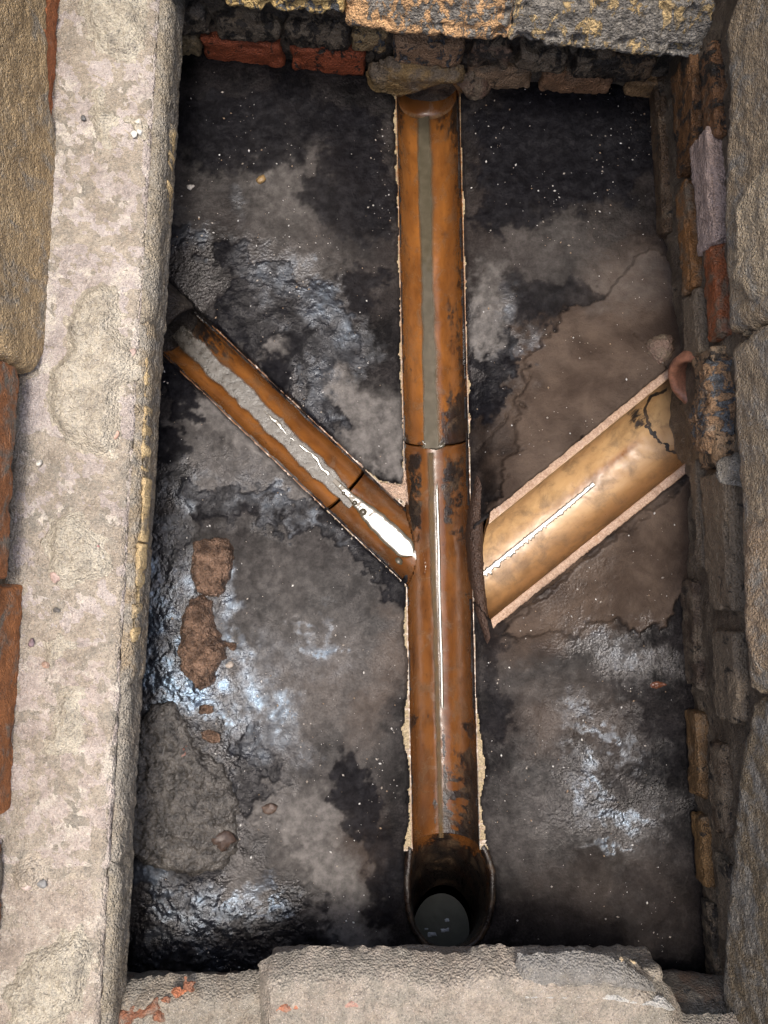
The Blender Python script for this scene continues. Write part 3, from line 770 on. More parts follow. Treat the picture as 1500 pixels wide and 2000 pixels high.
# ------------------------------------------------------------------ outlet trap
def trap():
    root = thing('outlet_trap', (*P(878, 1770, 0)[:2], -0.2), 'dark clay trap mouth swallowing the main channel beside the near ledge', 'drain outlet')
    n = 120
    poly = OUT_POLY[::-1] if False else OUT_POLY
    # north edge follows the channel section, the rest lies at floor level
    a = np.linspace(-math.pi / 2, math.pi / 2, 40)
    sect = np.stack([np.sin(a) * MR, -MD * np.cos(a) ** 0.85], 1)          # east offset, depth
    base = MA + mu * (ML - 0.001)
    north = [np.array([*(base + mn * q[0]), ZR + q[1] - 0.003]) for q in sect]      # west -> east
    rest = OUT_POLY[::-1][1:-1]                                             # east -> west round the south
    # resample the rest smoothly
    seg = np.concatenate([[north[-1][:2]], rest, [north[0][:2]]])
    L = np.concatenate([[0], np.cumsum(np.linalg.norm(np.diff(seg, axis=0), axis=1))])
    q = np.linspace(0, L[-1], n - 40 + 2)[1:-1]
    rs = np.stack([np.interp(q, L, seg[:, 0]), np.interp(q, L, seg[:, 1])], 1)
    for _ in range(3):
        rs[1:-1] = (rs[:-2] + rs[1:-1] * 2 + rs[2:]) / 4
    ring0 = np.array(north + [np.array([*p, ZR + 0.001]) for p in rs])
    cen = P(870, 1820, -0.125); ang = np.arctan2(ring0[:, 1] - P(880, 1765, 0)[1], ring0[:, 0] - P(880, 1765, 0)[0])
    ring1 = np.stack([cen[0] + 0.046 * np.cos(ang), cen[1] + 0.055 * np.sin(ang), np.full(n, -0.17)], 1)
    rows = []
    outer = ring0.copy()
    cc = ring0[:, :2].mean(0)
    for k, (e, dz) in enumerate([(0.010, -0.010), (0.008, -0.001), (0.004, 0.001)]):
        r_ = ring0.copy(); dv = r_[:, :2] - cc; r_[:, :2] += dv / np.linalg.norm(dv, axis=1, keepdims=True) * e
        r_[:, 2] += dz
        r_[:40] = ring0[:40] + np.array([0, 0, -0.0005])
        rows.append(r_)
    for k in np.linspace(0, 1, 40):
        b = k ** 1.25
        r_ = ring0 * (1 - b) + ring1 * b
        r_[:, 2] = ring0[:, 2] * (1 - k) + ring1[:, 2] * k
        rows.append(r_)
    v = np.stack(rows, 1).reshape(-1, 3)
    m = len(rows)
    mk = np.zeros((len(v), 3))
    kk = np.tile(np.arange(m), n)
    mk[:, 0] = 0.22 + 0.75 * sstep(6, 26, kk) + 0.6 * (kk < 5)  # darker with depth: shade painted into the inner wall of the mouth
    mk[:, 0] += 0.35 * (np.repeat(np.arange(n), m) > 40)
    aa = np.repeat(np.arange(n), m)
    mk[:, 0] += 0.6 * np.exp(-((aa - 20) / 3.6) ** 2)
    f = gfaces(n, m, True)
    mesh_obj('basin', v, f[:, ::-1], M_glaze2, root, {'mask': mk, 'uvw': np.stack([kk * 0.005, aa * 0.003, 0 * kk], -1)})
    # water standing in the trap
    c = P(862, 1815, -0.125)
    w = []; rr = np.linspace(0, 1, 16); qa = np.linspace(0, 2 * math.pi, 64, endpoint=False)
    for q in qa:
        for r_ in rr:
            x, y = c[0] + 0.045 * r_ * math.cos(q), c[1] + 0.056 * r_ * math.sin(q)
            w.append((x, y, c[2]))
    w = np.array(w); w[:, 2] += 0.0006 * fbm(w, 60, 3, 5)
    o = mesh_obj('water', w, gfaces(64, 16, True)[:, ::-1], M_trap)
    o['kind'] = 'structure'; o['label'] = 'still dark grey water in the trap'
    # scum flecks on it, their pale colour standing in for glints
    for i, (px, py, q, lab) in enumerate([(845, 1824, .0055, 'larger scum fleck painted pale like a glint on the dark trap water'), (869, 1817, .006, 'longest scum fleck painted pale like a glint on the trap water, nearest its middle'), (872, 1797, .003, 'small scum fleck, painted pale like a glint, farthest up the trap water'), (833, 1814, .003, 'small scum fleck, painted pale like a glint, by the left side of the trap water')]):
        lo = lump('scum_glint', flat(-0.1246), [(px - q * 1500, py - q * 500), (px + q * 1300, py - q * 800), (px + q * 1500, py + q * 500), (px - q * 1300, py + q * 800)], 0.0015, 0.003, M_stone, None, res=0.0008, amp=.001, edge=.002, freq=200, seed=i)
        props(tag(lo, lab, 'scum', 'scum flecks painted as glints in the trap'), (.34, .37, .40))
trap()

# ------------------------------------------------------------------ water and silt in the channels
def strip(name, A, u, n, s, lo, hi, z, mat, nt=14, seed=1, amp=0.0004, tilt=0.0, freq=80, crown=0.0, skirt=0.0012):
    """long thin sheet between wandering edges lo(s), hi(s) in the cross direction"""
    q = np.linspace(0, 1, nt)
    lo = np.broadcast_to(lo, s.shape); hi = np.broadcast_to(hi, s.shape); z = np.broadcast_to(z, s.shape)
    t = lo[:, None] + (hi - lo)[:, None] * q
    S = np.broadcast_to(s[:, None], t.shape)
    x = A[0] + u[0] * S + n[0] * t; y = A[1] + u[1] * S + n[1] * t
    Z = z[:, None] + tilt * t + crown * (1 - (2 * q - 1) ** 2)[None] - skirt * (np.abs(2 * q - 1) ** 8)[None]
    w = np.stack([x, y, Z], -1).reshape(-1, 3)
    w[:, 2] += amp * fbm(w, freq, 4, seed)
    ed = np.broadcast_to(1 - np.abs(2 * q - 1), t.shape).ravel()
    o = mesh_obj(name, w, gfaces(len(s), nt), mat, None, {'edge': ed})
    # make sure faces look up
    me = o.data
    if me.polygons[0].normal.z < 0: me.flip_normals()
    return o

s = np.linspace(-0.03, mj + 0.004, 260)
hw = 0.0145 + 0.002 * np.sin(s * 18) + 0.0030 * fbm(np.stack([s, s * 0, s * 0], 1), 22, 4, 2) + 0.004 * sstep(mj - 0.10, mj, s)
bed_up = ZR - (MD - 0.004)
o = strip('water', MA, mu, mn, s, -hw - 0.003, hw - 0.004, bed_up + 0.0055, M_stream, tilt=0.16, amp=0.0002)
o['kind'] = 'structure'; o['label'] = 'shallow grey-green stream down the upper channel'
s = np.linspace(mj + 0.010, ML + 0.01, 300)
q = s - mj
wl = -0.0125 + 0.004 * sstep(0.15, 0.35, q) + 0.0016 * fbm(np.stack([s, s * 0, s * 0], 1), 25, 4, 5); wr = 0.0035 + 0.0 * q
o = strip('water', MA, mu, mn, s, wl, wr, ZR - MD + 0.0030, M_film, tilt=0.13, amp=0.0002, seed=3)
o['kind'] = 'structure'; o['label'] = 'thin brown stream down the junction channel'
# bead of water standing against the right side of that stream
s2 = np.linspace(mj + 0.055, mj + 0.415, 260)
wob = 0.0005 * fbm(np.stack([s2, s2 * 0, s2 * 0], 1), 25, 3, 9)
hw2 = 0.0024 * sstep(0, 0.02, s2 - s2[0]) + 0.0001
o = strip('water', MA, mu, mn, s2, 0.0045 + wob - hw2, 0.0045 + wob + hw2, ZR - MD + 0.0040, M_water, nt=10, amp=0.0, crown=0.0001)
o['kind'] = 'structure'; o['label'] = 'thin bright bead of water along the junction channel'

# silt then water in the left branch
s = np.linspace(0.02, LJ + 0.02, 260)
w1 = fbm(np.stack([s, s * 0, s * 0], 1), 30, 4, 12); w2_ = fbm(np.stack([s, s * 0 + 3, s * 0], 1), 30, 4, 13)
o = strip('silt', LA, lu, ln, s, -0.019 + 0.005 * w1, 0.015 + 0.005 * w2_ - 0.012 * sstep(LJ - 0.03, LJ + 0.02, s), ZR - LD + 0.0065 + 0.07 * (LJ - s), M_silt, nt=26, amp=0.0003, freq=90)
o['kind'] = 'stuff'; tag(o, 'wet grey silt lying along the left branch channel', 'silt')
s = np.linspace(LJ - 0.045, LL - 0.012, 220)
k = (s - s[0]) / (s[-1] - s[0])
wid = (0.004 + 0.012 * sstep(0.15, 0.65, k) + 0.0012 * fbm(np.stack([s, s * 0, s * 0], 1), 60, 3, 41)) * np.sqrt(np.clip(1 - sstep(0.90, 1.0, k), 0.02, 1))
o = strip('water', LA, lu, ln, s, -wid * 1.05, wid * 0.95, ZR - LD + 0.0085, M_water, nt=20, amp=0.00015, freq=60)
o['kind'] = 'structure'; o['label'] = 'pool of bright water in the junction side arm'
s = np.linspace(LJ - 0.20, LJ - 0.04, 240)
k = (s - s[0]) / (s[-1] - s[0])
wv = fbm(np.stack([s, s * 0, s * 0], 1), 55, 4, 43); ww = np.clip(fbm(np.stack([s, s * 0 + 2, s * 0], 1), 70, 3, 44) * 0.9 - 0.05 + 0.6 * k, 0.0, 1)
o = strip('water', LA, lu, ln, s, 0.002 + 0.004 * wv - 0.0035 * ww, 0.002 + 0.004 * wv + 0.0035 * ww, ZR - LD + 0.0074 + 0.07 * (LJ - s), M_water, nt=8, amp=0.00005, skirt=.0006)
o['kind'] = 'structure'; o['label'] = 'broken bright water thread over the silt'
o = lump('water', flat(ZR - MD + 0.004), [(816, 856), (824, 868), (838, 876), (852, 879), (866, 875), (878, 858), (872, 856), (864, 866), (850, 870), (836, 867), (826, 858)], 0.004, 0.004, M_water, None, res=0.0008, amp=0.0008, freq=120, edge=.0012, seed=61)
o['kind'] = 'structure'; o['label'] = 'ridge of water spilling over the channel joint'
for i, (px, py, r_, lab) in enumerate([(709, 1000, .0062, 'largest bubble on the bright pool in the side arm'), (693, 982, .0042, 'middle-sized bubble upstream of the largest one in the side arm'), (671, 963, .0030, 'small bubble at the joint of the left branch'), (778, 1097, .0070, 'flat bubble at the downstream end of the bright pool')]):
    c = P(px, py, ZR - LD + 0.0085); v = []
    for q in np.linspace(0, 2 * math.pi, 28, endpoint=False):
        for e in np.linspace(0, 1, 9):
            v.append(c + np.array([math.cos(q) * r_ * math.sin(e * 1.35), math.sin(q) * r_ * math.sin(e * 1.35), r_ * .75 * (math.cos(e * 1.35) - math.cos(1.35)) - 0.0002]))
    o = mesh_obj('bubble', np.array(v), gfaces(28, 9, True)[:, ::-1], M_water)
    tag(o, lab, 'bubble', 'bubbles on the pool')
# trickle down the right branch
sb = np.linspace(0.15, RL - 0.005, 300)
jag = np.abs(fbm(np.stack([sb, sb * 0, sb * 0], 1), 160, 3, 15)) * 0.006
o = strip('water', RA, ru, rn, sb, -0.002 - jag * 0.4, 0.0035 + 1.3 * jag * sstep(0, 0.1, sb - 0.15), RZ + 0.004 - 0.050 - rslope * sb + 0.0008, M_water, nt=10, amp=0.00006, freq=200, skirt=0.0005)
o['kind'] = 'structure'; o['label'] = 'thin trickle down the tan right branch'

# ================================================================== WALLS
def wallaxes(pl):
    return (pl.u, pl.v, pl.n)

def px_brick(pl, x0, y0, x1, y1, mat, parent, color, depth=0.10, proud=0.0, soot=0.2, smear=0.2, r=0.006, amp=0.0025, res=0.005, seed=None, chip=0.006, sh=None):
    """brick whose face lies between two measured corners (or sh = along0, along1, up0, up1)"""
    if sh is None:
        a = pl.px(x0, y0); b = pl.px(x1, y1)
        a0, a1 = sorted((a[0], b[0])); b0, b1 = sorted((a[1], b[1]))
    else:
        a0, a1, b0, b1 = sh
    c = pl.pt((a0 + a1) / 2, (b0 + b1) / 2, proud - depth / 2)
    o = rbox('brick', c, wallaxes(pl), (a1 - a0, b1 - b0, depth), mat, parent, r, amp, res, seed=seed or random.randint(1, 999), chip=chip)
    return props(o, color, soot, smear)

# ------------------------------------------------------------------ far wall (top of the photo)
A, B = P(355, 105, .02), P(1300, 190, .02)
uT = np.array([*(B - A)[:2], 0]); 
TW = Plane((A[0], A[1], 0), uT, (0, 0, 1))          # u east, v up, n = u x v = south-facing
far = thing('brick_wall', TW.pt(0.4, 0), 'sooty far brick wall with yellow flaking bricks above a red course', 'wall')
o = rbox('mortar_core', TW.pt(0.38, 0.27, -0.072), wallaxes(TW), (1.20, 0.80, 0.12), M_dark, far, 0.01, 0.006, 0.008, 40, 31); props(o, (0.075, 0.062, 0.05), 0.45, 0.5)
red = (0.34, 0.088, 0.036); yel = (0.55, 0.36, 0.12); buff = (0.36, 0.25, 0.14)
for (x0, y0, x1, y1, c, so, sm) in [(300, 70, 388, 102, (.30, .22, .12), .35, .3), (400, 82, 551, 128, red, .30, 0.0), (567, 98, 712, 142, red, .38, 0.0)]:
    pl = TW.shift(0.0)
    a = pl.px(x0, (y0 + y1) / 2)[0]; b = pl.px(x1, (y0 + y1) / 2)[0]
    px_brick(pl, 0, 0, 0, 0, M_dark, far, c, sh=(a, b, 0.004, 0.062), soot=so, smear=sm, proud=0.004, r=0.007)
for (x0, x1, c, so) in [(905, 1036, (.30, .20, .12), .35), (1052, 1196, (.27, .15, .08), .3), (1222, 1320, (.28, .17, .08), .3)]:
    a = TW.px(x0, 170)[0]; b = TW.px(x1, 170)[0]
    px_brick(TW, 0, 0, 0, 0, M_dark, far, c, sh=(a, b, -0.01, 0.052), soot=so, smear=.3, proud=0.002, r=0.008, amp=.004)
# middle course, sooted
for i, (x0, x1, c, so, sm, up0, up1) in enumerate([(330, 430, (.10, .085, .07), .5, .5, .075, .125), (690, 760, (.42, .30, .15), .42, .1, .070, .108), (768, 905, (.42, .27, .16), .42, .1, .052, .100), (915, 1000, (.20, .13, .09), .5, .5, .058, .105), (1010, 1110, (.10, .085, .07), .4, .8, .062, .100), (1125, 1290, (.18, .12, .07), .5, .5, .058, .105), (440, 560, (.07, .06, .05), .5, .9, .07, .11), (565, 690, (.07, .06, .05), .5, .9, .065, .11)]):
    a = TW.px(x0, 110)[0]; b = TW.px(x1, 110)[0]
    px_brick(TW, 0, 0, 0, 0, M_flake if 1 <= i <= 2 else M_dark, far, c, sh=(a, b, up0, up1), soot=so, smear=sm, proud=0.010, r=0.009, amp=.005)
# corbelled course, weathered and flaking
T2 = TW.shift(0.045)
def corbel(poly, color, soot, smear, h=0.03, mat=M_flake, seed=1, amp=.006):
    o = lump('brick', T2.shift(-0.03), poly, h, 0.022, mat, far, res=0.0028, amp=amp, freq=55, seed=seed, edge=.006, drop=0.0)
    return props(o, color, soot, smear)
def cboxes():
    for (x0, x1, yb, c, so, sm, sd_) in [(442, 672, 28, (.60, .43, .18), .42, .0, 3), (674, 994, 74, (.72, .44, .22), .50, .05, 4), (984, 1392, 104, (.60, .44, .22), .60, .25, 5), (210, 425, 0, (.30, .25, .18), .5, .4, 6)]:
        a = T2.px(x0, yb)[0]; b = T2.px(x1, yb)[0]; h = T2.px((x0 + x1) / 2, yb)[1]
        # a worn arris: block tilted back a little so that its face looks up
        tilt = R(24)
        vv = TW.v * math.cos(tilt) - TW.n * math.sin(tilt); nn = TW.n * math.cos(tilt) + TW.v * math.sin(tilt)
        uu = TW.u * math.cos(R(-2)) + TW.v * math.sin(R(-2)) * 0
        hh = 0.075 if x0 < 1000 else 0.11
        c0 = T2.pt((a + b) / 2, h, 0) + vv * hh / 2 - nn * 0.06
        o = rbox('brick', c0, (uu, vv, nn), (b - a, hh, 0.12), M_slab if x0 > 600 else M_flake, far, 0.009, 0.0045, 0.003, 45, sd_, chip=.014)
        props(o, c, so, sm)
    # courses above, out of the camera's way
    for k in range(4):
        for j in range(5):
            a0 = -0.16 + j * 0.235 + (k % 2) * 0.11
            o = px_brick(TW, 0, 0, 0, 0, M_flake, far, random.choice([(.5, .36, .16), (.36, .2, .1), (.3, .26, .2)]), sh=(a0, a0 + .222, .215 + k * .078, .215 + k * .078 + .066), proud=0.0, depth=.1, soot=.5, smear=.4, res=.012)
cboxes()
# mortar hood over the inlet pipe
o = lump('mortar_collar', TW.shift(0.0), [(716, 168), (722, 128), (760, 112), (830, 116), (905, 128), (905, 146), (870, 146), (836, 158), (790, 172), (765, 178), (745, 186)], 0.022, 0.016, M_dark, far, res=0.002, amp=0.003, freq=60, edge=0.004, seed=8, drop=0)
props(o, (0.27, 0.18, 0.075), 0.20, 0.5)
o = lump('mortar_collar', TW.shift(0.0), [(895, 150), (925, 140), (960, 165), (940, 190), (915, 195), (905, 175)], 0.02, 0.015, M_dark, far, res=0.002, amp=0.004, freq=60, edge=0.004, seed=9, drop=0)
props(o, (0.14, 0.085, 0.06), 0.3, 0.5)

# ------------------------------------------------------------------ right wall
A, B = P(1284, 170, .04), P(1388, 1900, .04)
RW = Plane((B[0], B[1], 0), (A - B) * np.array([1, 1, 0]), (0, 0, 1))   # u runs north, n = u x v points east -> flip below
RW = Plane((A[0], A[1], 0), (B - A) * np.array([1, 1, 0]), (0, 0, 1))   # u runs south; n = u x v
if RW.n[0] > 0:
    RW = Plane((B[0], B[1], 0), (A - B) * np.array([1, 1, 0]), (0, 0, 1))
RLEN = np.linalg.norm((A - B)[:2])
rgt = thing('brick_wall', RW.pt(RLEN / 2, 0), 'damp dark right brick wall with patchy render and a pale pink brick', 'wall')
o = rbox('mortar_core', RW.pt(RLEN / 2 - 0.05, 0.25, -0.065), wallaxes(RW), (RLEN + 0.40, 0.70, 0.12), M_dark, rgt, 0.01, 0.007, 0.008, 38, 41); props(o, (0.11, 0.085, 0.06), 0.30, 0.5)
RB_ = [  # x0,y0,x1,y1, colour, soot, smear, proud
    (1270, 178, 1308, 450, (.085, .055, .032), .35, .3, .006),
    (1318, 150, 1372, 300, (.17, .085, .035), .45, .3, .008),
    (1372, 120, 1412, 262, (.20, .10, .045), .48, .3, .008),
    (1366, 288, 1416, 468, (.40, .31, .27), .10, .0, .014),
    (1328, 372, 1364, 560, (.27, .13, .045), .22, .45, .008),
    (1382, 482, 1420, 655, (.27, .085, .030), .18, .45, .010),
    (1340, 585, 1378, 690, (.13, .105, .08), .2, .9, .008),
    (1372, 700, 1428, 905, (.30, .20, .115), .48, .3, .016),
    (1352, 900, 1380, 1110, (.20, .145, .09), .25, .7, .006),
    (1382, 930, 1448, 1195, (.17, .125, .085), .30, .8, .012),
    (1330, 1130, 1370, 1350, (.075, .052, .036), .35, .5, .004),
    (1395, 1225, 1455, 1420, (.12, .10, .075), .35, .8, .008),
    (1345, 1382, 1380, 1565, (.16, .095, .042), .30, .3, .008),
    (1358, 1580, 1388, 1735, (.17, .10, .04), .30, .3, .008),
    (1385, 1440, 1425, 1640, (.10, .07, .045), .4, .5, .006),
    (1400, 1660, 1440, 1860, (.09, .08, .06), .4, .7, .006),
    (1372, 1750, 1402, 1920, (.05, .045, .036), .5, .5, .004),
]
for q in RB_:
    px_brick(RW, *q[:4], M_brick if q[4][0] > 0.3 else M_dark, rgt, q[4], soot=q[5], smear=q[6], proud=q[7], r=0.004, amp=.0018, res=.003)
# rendered upper part, standing proud of the bricks: separate broken slabs of render
lean = lambda a, b, pp: np.clip(1.0 - 0.9 * (b - pp[:, 1].min()) / (pp[:, 1].max() - pp[:, 1].min()), 0.05, 1)
def render(poly, color, h, soot, smear, seed, amp=.006, mat=M_mortar, bev=.02):
    o = lump('render_slab', RW.shift(-0.006), poly, h * 0.9, bev, mat, rgt, res=0.003, amp=amp * 0.55, freq=48, seed=seed, edge=.006, drop=0, shape=lean)
    return props(o, color, soot, smear)
render([(1440, 60), (1448, 200), (1444, 300), (1440, 440), (1448, 560), (1452, 655), (1500, 640), (1640, 560), (1640, -60), (1480, -60)], (.40, .31, .20), .026, .06, .4, 1, .004)
render([(1455, 672), (1500, 640), (1640, 575), (1640, 1150), (1600, 1345), (1492, 1350), (1480, 1200), (1472, 960), (1462, 830)], (.38, .30, .20), .026, .22, .4, 3, .004)
render([(1486, 1362), (1640, 1350), (1620, 2060), (1460, 2060), (1434, 1920), (1448, 1700), (1455, 1600), (1466, 1470)], (.26, .205, .13), .026, .12, .5, 5, .005)
render([(1470, 400), (1500, 330), (1580, 280), (1600, 560), (1500, 600), (1466, 560)], (.42, .34, .23), .036, .15, .4, 2, .006)
render([(1490, 1020), (1540, 990), (1620, 1000), (1620, 1320), (1510, 1320), (1492, 1240)], (.38, .28, .18), .036, .15, .4, 4, .005)
render([(1432, 905), (1440, 880), (1465, 900), (1462, 935), (1440, 945)], (.20, .18, .145), .040, .0, .5, 7, .003, bev=.012)
# mortar packed round the right socket
o = lump('mortar_collar', RW.shift(-0.005), [(1402, 712), (1412, 690), (1432, 700), (1437, 800), (1427, 900), (1384, 890), (1376, 810), (1392, 760)], 0.028, 0.02, M_flake, rgt, res=0.0025, amp=.007, freq=60, seed=12, drop=0)
props(o, (.30, .185, .10), .50, .35)

# ------------------------------------------------------------------ left wall with the mortar-topped ledge
ZL = 0.20
i0, i1 = P(312, 0, ZL), P(203, 1800, ZL)
uL = (i1 - i0) / np.linalg.norm(i1 - i0)
LEDGE = Plane((i0[0], i0[1], ZL), uL, np.cross((0, 0, 1), uL))    # u south, v = z x u : east
if LEDGE.v[0] > 0: pass
lft = thing('brick_wall', (i0[0] - 0.06, 0, 0), 'pale pink brick ledge on the left, smeared with cream mortar', 'wall')
ev = LEDGE.v if LEDGE.v[0] > 0 else -LEDGE.v      # points east (towards the chamber)
s_ = -0.20
pinks = [(.47, .425, .40), (.49, .44, .415), (.48, .43, .405), (.48, .43, .40), (.48, .42, .38), (.44, .385, .33)]
k = 0
while s_ < 1.40:
    L = 0.262
    c = LEDGE.o + uL * (s_ + L / 2) - ev * 0.075 + np.array([0, 0, -0.034 + 0.001 * ((k * 7) % 3 - 1)])
    o = rbox('brick', c, (uL, ev, (0, 0, 1)), (L - 0.002, 0.150, 0.066), M_pink, lft, 0.010, 0.0026, 0.003, 60, 60 + k, chip=.002)
    props(o, pinks[k % 6], 0.02, 0.36)
    s_ += L; k += 1
# joints and the smeared inner face
o = rbox('mortar_core', LEDGE.o + uL * 0.60 - ev * 0.078 + np.array([0, 0, -0.0342]), (uL, ev, (0, 0, 1)), (1.66, 0.150, 0.066), M_mortar, lft, 0.006, 0.003, 0.006, 60, 5); props(o, (.44, .39, .32), .05, .4)
face = Plane(LEDGE.o + np.array([0, 0, -0.075]), uL, (0, 0, 1))
if face.n @ ev < 0: face = Plane(face.o, -uL, (0, 0, 1))
sg = 1 if face.u @ uL > 0 else -1
def fpoly(s0, s1, h0, h1):
    return [(sg * s0, h0), (sg * s1, h0), (sg * s1, h1), (sg * s0, h1)]
for i, (a, b, h1, hh, col, so) in enumerate([(-0.20, 0.43, .074, .014, (.34, .30, .23), .22), (.42, .72, .073, .012, (.37, .31, .22), .10), (.71, .89, .070, .013, (.38, .31, .215), .05), (.88, 1.11, .064, .010, (.34, .30, .24), .06), (1.10, 1.42, .066, .012, (.34, .30, .23), .08)]):
    o = lump('render_slab', face, fpoly(a, b, -0.004, h1), hh, 0.022, M_mortar, lft, res=0.0025, amp=.003, freq=70, seed=70 + i, edge=.004, px=False, drop=0)
    props(o, col, so, .5)
# pale yellow arris of bare brick along the inner edge
for i, (x, y0, y1, w) in enumerate([(303, 135, 190, 12), (333, 230, 330, 6), (326, 350, 430, 6), (290, 640, 780, 6), (284, 790, 920, 7), (283, 930, 1060, 8), (272, 1060, 1190, 7), (262, 1180, 1260, 6)]):
    z = ZL - 0.008 if x < 320 else ZL - 0.03
    dx = (y1 - y0) * -0.05
    o = lump('bare_arris', flat(z - 0.002), [(x - w * .5, y0), (x + w * .5, y0 + 4), (x + w * .5 + dx, y1), (x - w * .5 + dx, y1 - 6)], 0.003, 0.004, M_brick, lft, res=0.0016, amp=.0035, freq=120, seed=90 + i, edge=.003)
    props(o, (.52, .40, .22), .10, .35)
# cream mortar left on top of the ledge
tops = [
    ([(150, -30), (290, -30), (285, 90), (262, 130), (230, 120), (190, 110), (165, 60)], .006, (.55, .51, .42)),
    ([(175, 170), (205, 165), (215, 210), (245, 225), (285, 240), (292, 285), (270, 270), (250, 240), (225, 245), (218, 290), (195, 285), (178, 240)], .006, (.55, .51, .42)),
    ([(160, 560), (205, 540), (245, 570), (240, 640), (275, 690), (270, 740), (240, 760), (245, 840), (225, 900), (170, 890), (110, 850), (85, 800), (90, 720), (130, 680), (120, 640)], .008, (.55, .505, .415)),
    ([(100, 1010), (150, 990), (205, 1050), (225, 1110), (210, 1130), (120, 1150), (90, 1130), (85, 1060)], .006, (.55, .51, .42)),
    ([(85, 1250), (110, 1240), (170, 1255), (120, 1280), (105, 1310), (85, 1300)], .005, (.55, .505, .415)),
    ([(110, 1330), (160, 1340), (175, 1440), (150, 1470), (100, 1490), (60, 1480), (95, 1420)], .003, (.55, .51, .42)),
    ([(10, 1700), (60, 1660), (110, 1680), (80, 1740), (40, 1760)], .006, (.52, .46, .38)),
    ([(60, 1850), (160, 1800), (190, 1850), (170, 1960), (90, 2030), (20, 2030), (0, 1930)], .007, (.55, .51, .42)),
]
for i, (poly, h, c) in enumerate(tops):
    o = lump('mortar_patch', flat(ZL - 0.0015), poly, h * 2.2, 0.024, M_mortar, lft, soft=2, res=0.0018, amp=.0065, freq=75, seed=120 + i, edge=.007, octv=5)
    props(o, c, .0, .3)

def pebble(name, c, r, mat, color, parent=None, seed=1, flatn=0.6, elong=1.3, ang=0.0):
    n, m = 14, 9
    a = np.linspace(0, 2 * math.pi, n, endpoint=False); b = np.linspace(-math.pi / 2, math.pi / 2, m)
    A_, B_ = np.meshgrid(a, b, indexing='ij')
    d = np.stack([np.cos(A_) * np.cos(B_), np.sin(A_) * np.cos(B_), np.sin(B_)], -1).reshape(-1, 3)
    k = 1 + 0.45 * fbm(d + seed * 3.7, 1.3, 3, seed)
    w = d * k[:, None] * np.array([r * elong, r, r * flatn])
    ca, sa = math.cos(ang), math.sin(ang)
    w = np.stack([w[:, 0] * ca - w[:, 1] * sa, w[:, 0] * sa + w[:, 1] * ca, w[:, 2]], 1) + np.asarray(c)
    o = mesh_obj(name, w, gfaces(n, m, True), mat, parent)
    return props(o, color)
peb = [(172, 698, .0055, (.36, .28, .27)), (258, 690, .006, (.45, .33, .28)), (230, 706, .007, (.47, .38, .33)), (152, 830, .007, (.33, .25, .24)), (225, 848, .007, (.48, .31, .23)), (183, 1066, .006, (.42, .20, .18)), (195, 1090, .0055, (.62, .58, .50)), (108, 1127, .007, (.48, .35, .30)), (62, 1255, .0045, (.24, .17, .18)), (90, 1298, .005, (.40, .27, .20)),
       (76, 904, .004, (.68, .64, .56)), (163, 231, .004, (.12, .12, .12)), (110, 1192, .004, (.13, .12, .11)), (55, 1720, .011, (.58, .47, .42)), (83, 1727, .006, (.25, .25, .24)), (225, 58, .003, (.2, .2, .2)), (210, 770, .004, (.6, .56, .5)), (128, 790, .005, (.40, .33, .30)), (262, 262, .005, (.66, .64, .58)), (272, 258, .004, (.70, .69, .64)), (270, 238, .005, (.62, .58, .5)), (140, 745, .006, (.5, .42, .36)), (190, 655, .005, (.5, .42, .36))]
for i, (x, y, r_, c) in enumerate(peb):
    p = P(x, y, ZL + 0.002)
    pebble('pebble', p, r_ * .8, M_stone, c, lft, i + 1, .5, 1.25, i * 1.3)
# body of the wall below the corbelled ledge
o = rbox('wall_body', LEDGE.o + uL * 0.60 - ev * 0.21 + np.array([0, 0, -0.22]), (uL, ev, (0, 0, 1)), (1.8, 0.12, 0.30), M_dark, lft, 0.01, 0.006, 0.012, 40, 44); props(o, (.12, .10, .08), .4, .5)
o = rbox('wall_body', LEDGE.o + uL * 0.60 - ev * 0.17 + np.array([0, 0, -0.105]), (uL, ev, (0, 0, 1)), (1.8, 0.20, 0.066), M_brick, lft, 0.008, 0.004, 0.012, 40, 45); props(o, (.22, .15, .10), .3, .6)

# ------------------------------------------------------------------ outer brickwork rising behind the left ledge
OW = Plane(LEDGE.o - ev * 0.112, (0, 0, 1), (1, 0, 0))
ofc = Plane((P(108, 0, ZL)[0], P(108, 0, ZL)[1], ZL - 0.01), P(16, 1600, ZL) - P(108, 0, ZL), (0, 0, 1))
if ofc.n @ ev < 0:
    ofc = Plane(P(16, 1600, ZL - 0.01), P(108, 0, ZL) - P(16, 1600, ZL), (0, 0, 1))
OLEN = np.linalg.norm(P(16, 1600, ZL) - P(108, 0, ZL))
outer = thing('brick_wall', ofc.o, 'orange brick upstand with olive brown mortar at the far left', 'wall')
o = rbox('mortar_core', ofc.pt(OLEN / 2 - .02, 0.205, -0.066), wallaxes(ofc), (OLEN + .5, 0.44, 0.10), M_mortar, outer, 0.008, 0.005, 0.006, 50, 51); props(o, (.24, .185, .115), .12, .4)
def obrick(y0, y1, h0, h1, c, so, sm, proud, mat=M_brick):
    a = ofc.px(60, y0)[0]; b = ofc.px(30, y1)[0]
    a, b = sorted((a, b))
    o = rbox('brick', ofc.pt((a + b) / 2, (h0 + h1) / 2, proud - .05), wallaxes(ofc), (b - a, h1 - h0, .10), mat, outer, .006, .002, .004, 60, int(y0) % 97 + 3, chip=.004)
    return props(o, c, so, sm)
obrick(735, 1130, .045, .20, (.40, .165, .065), .20, .42, .006)
obrick(1140, 1570, .004, .20, (.42, .17, .062), .18, .40, .006)
obrick(-120, 185, .004, .050, (.46, .17, .07), .0, .15, .010)
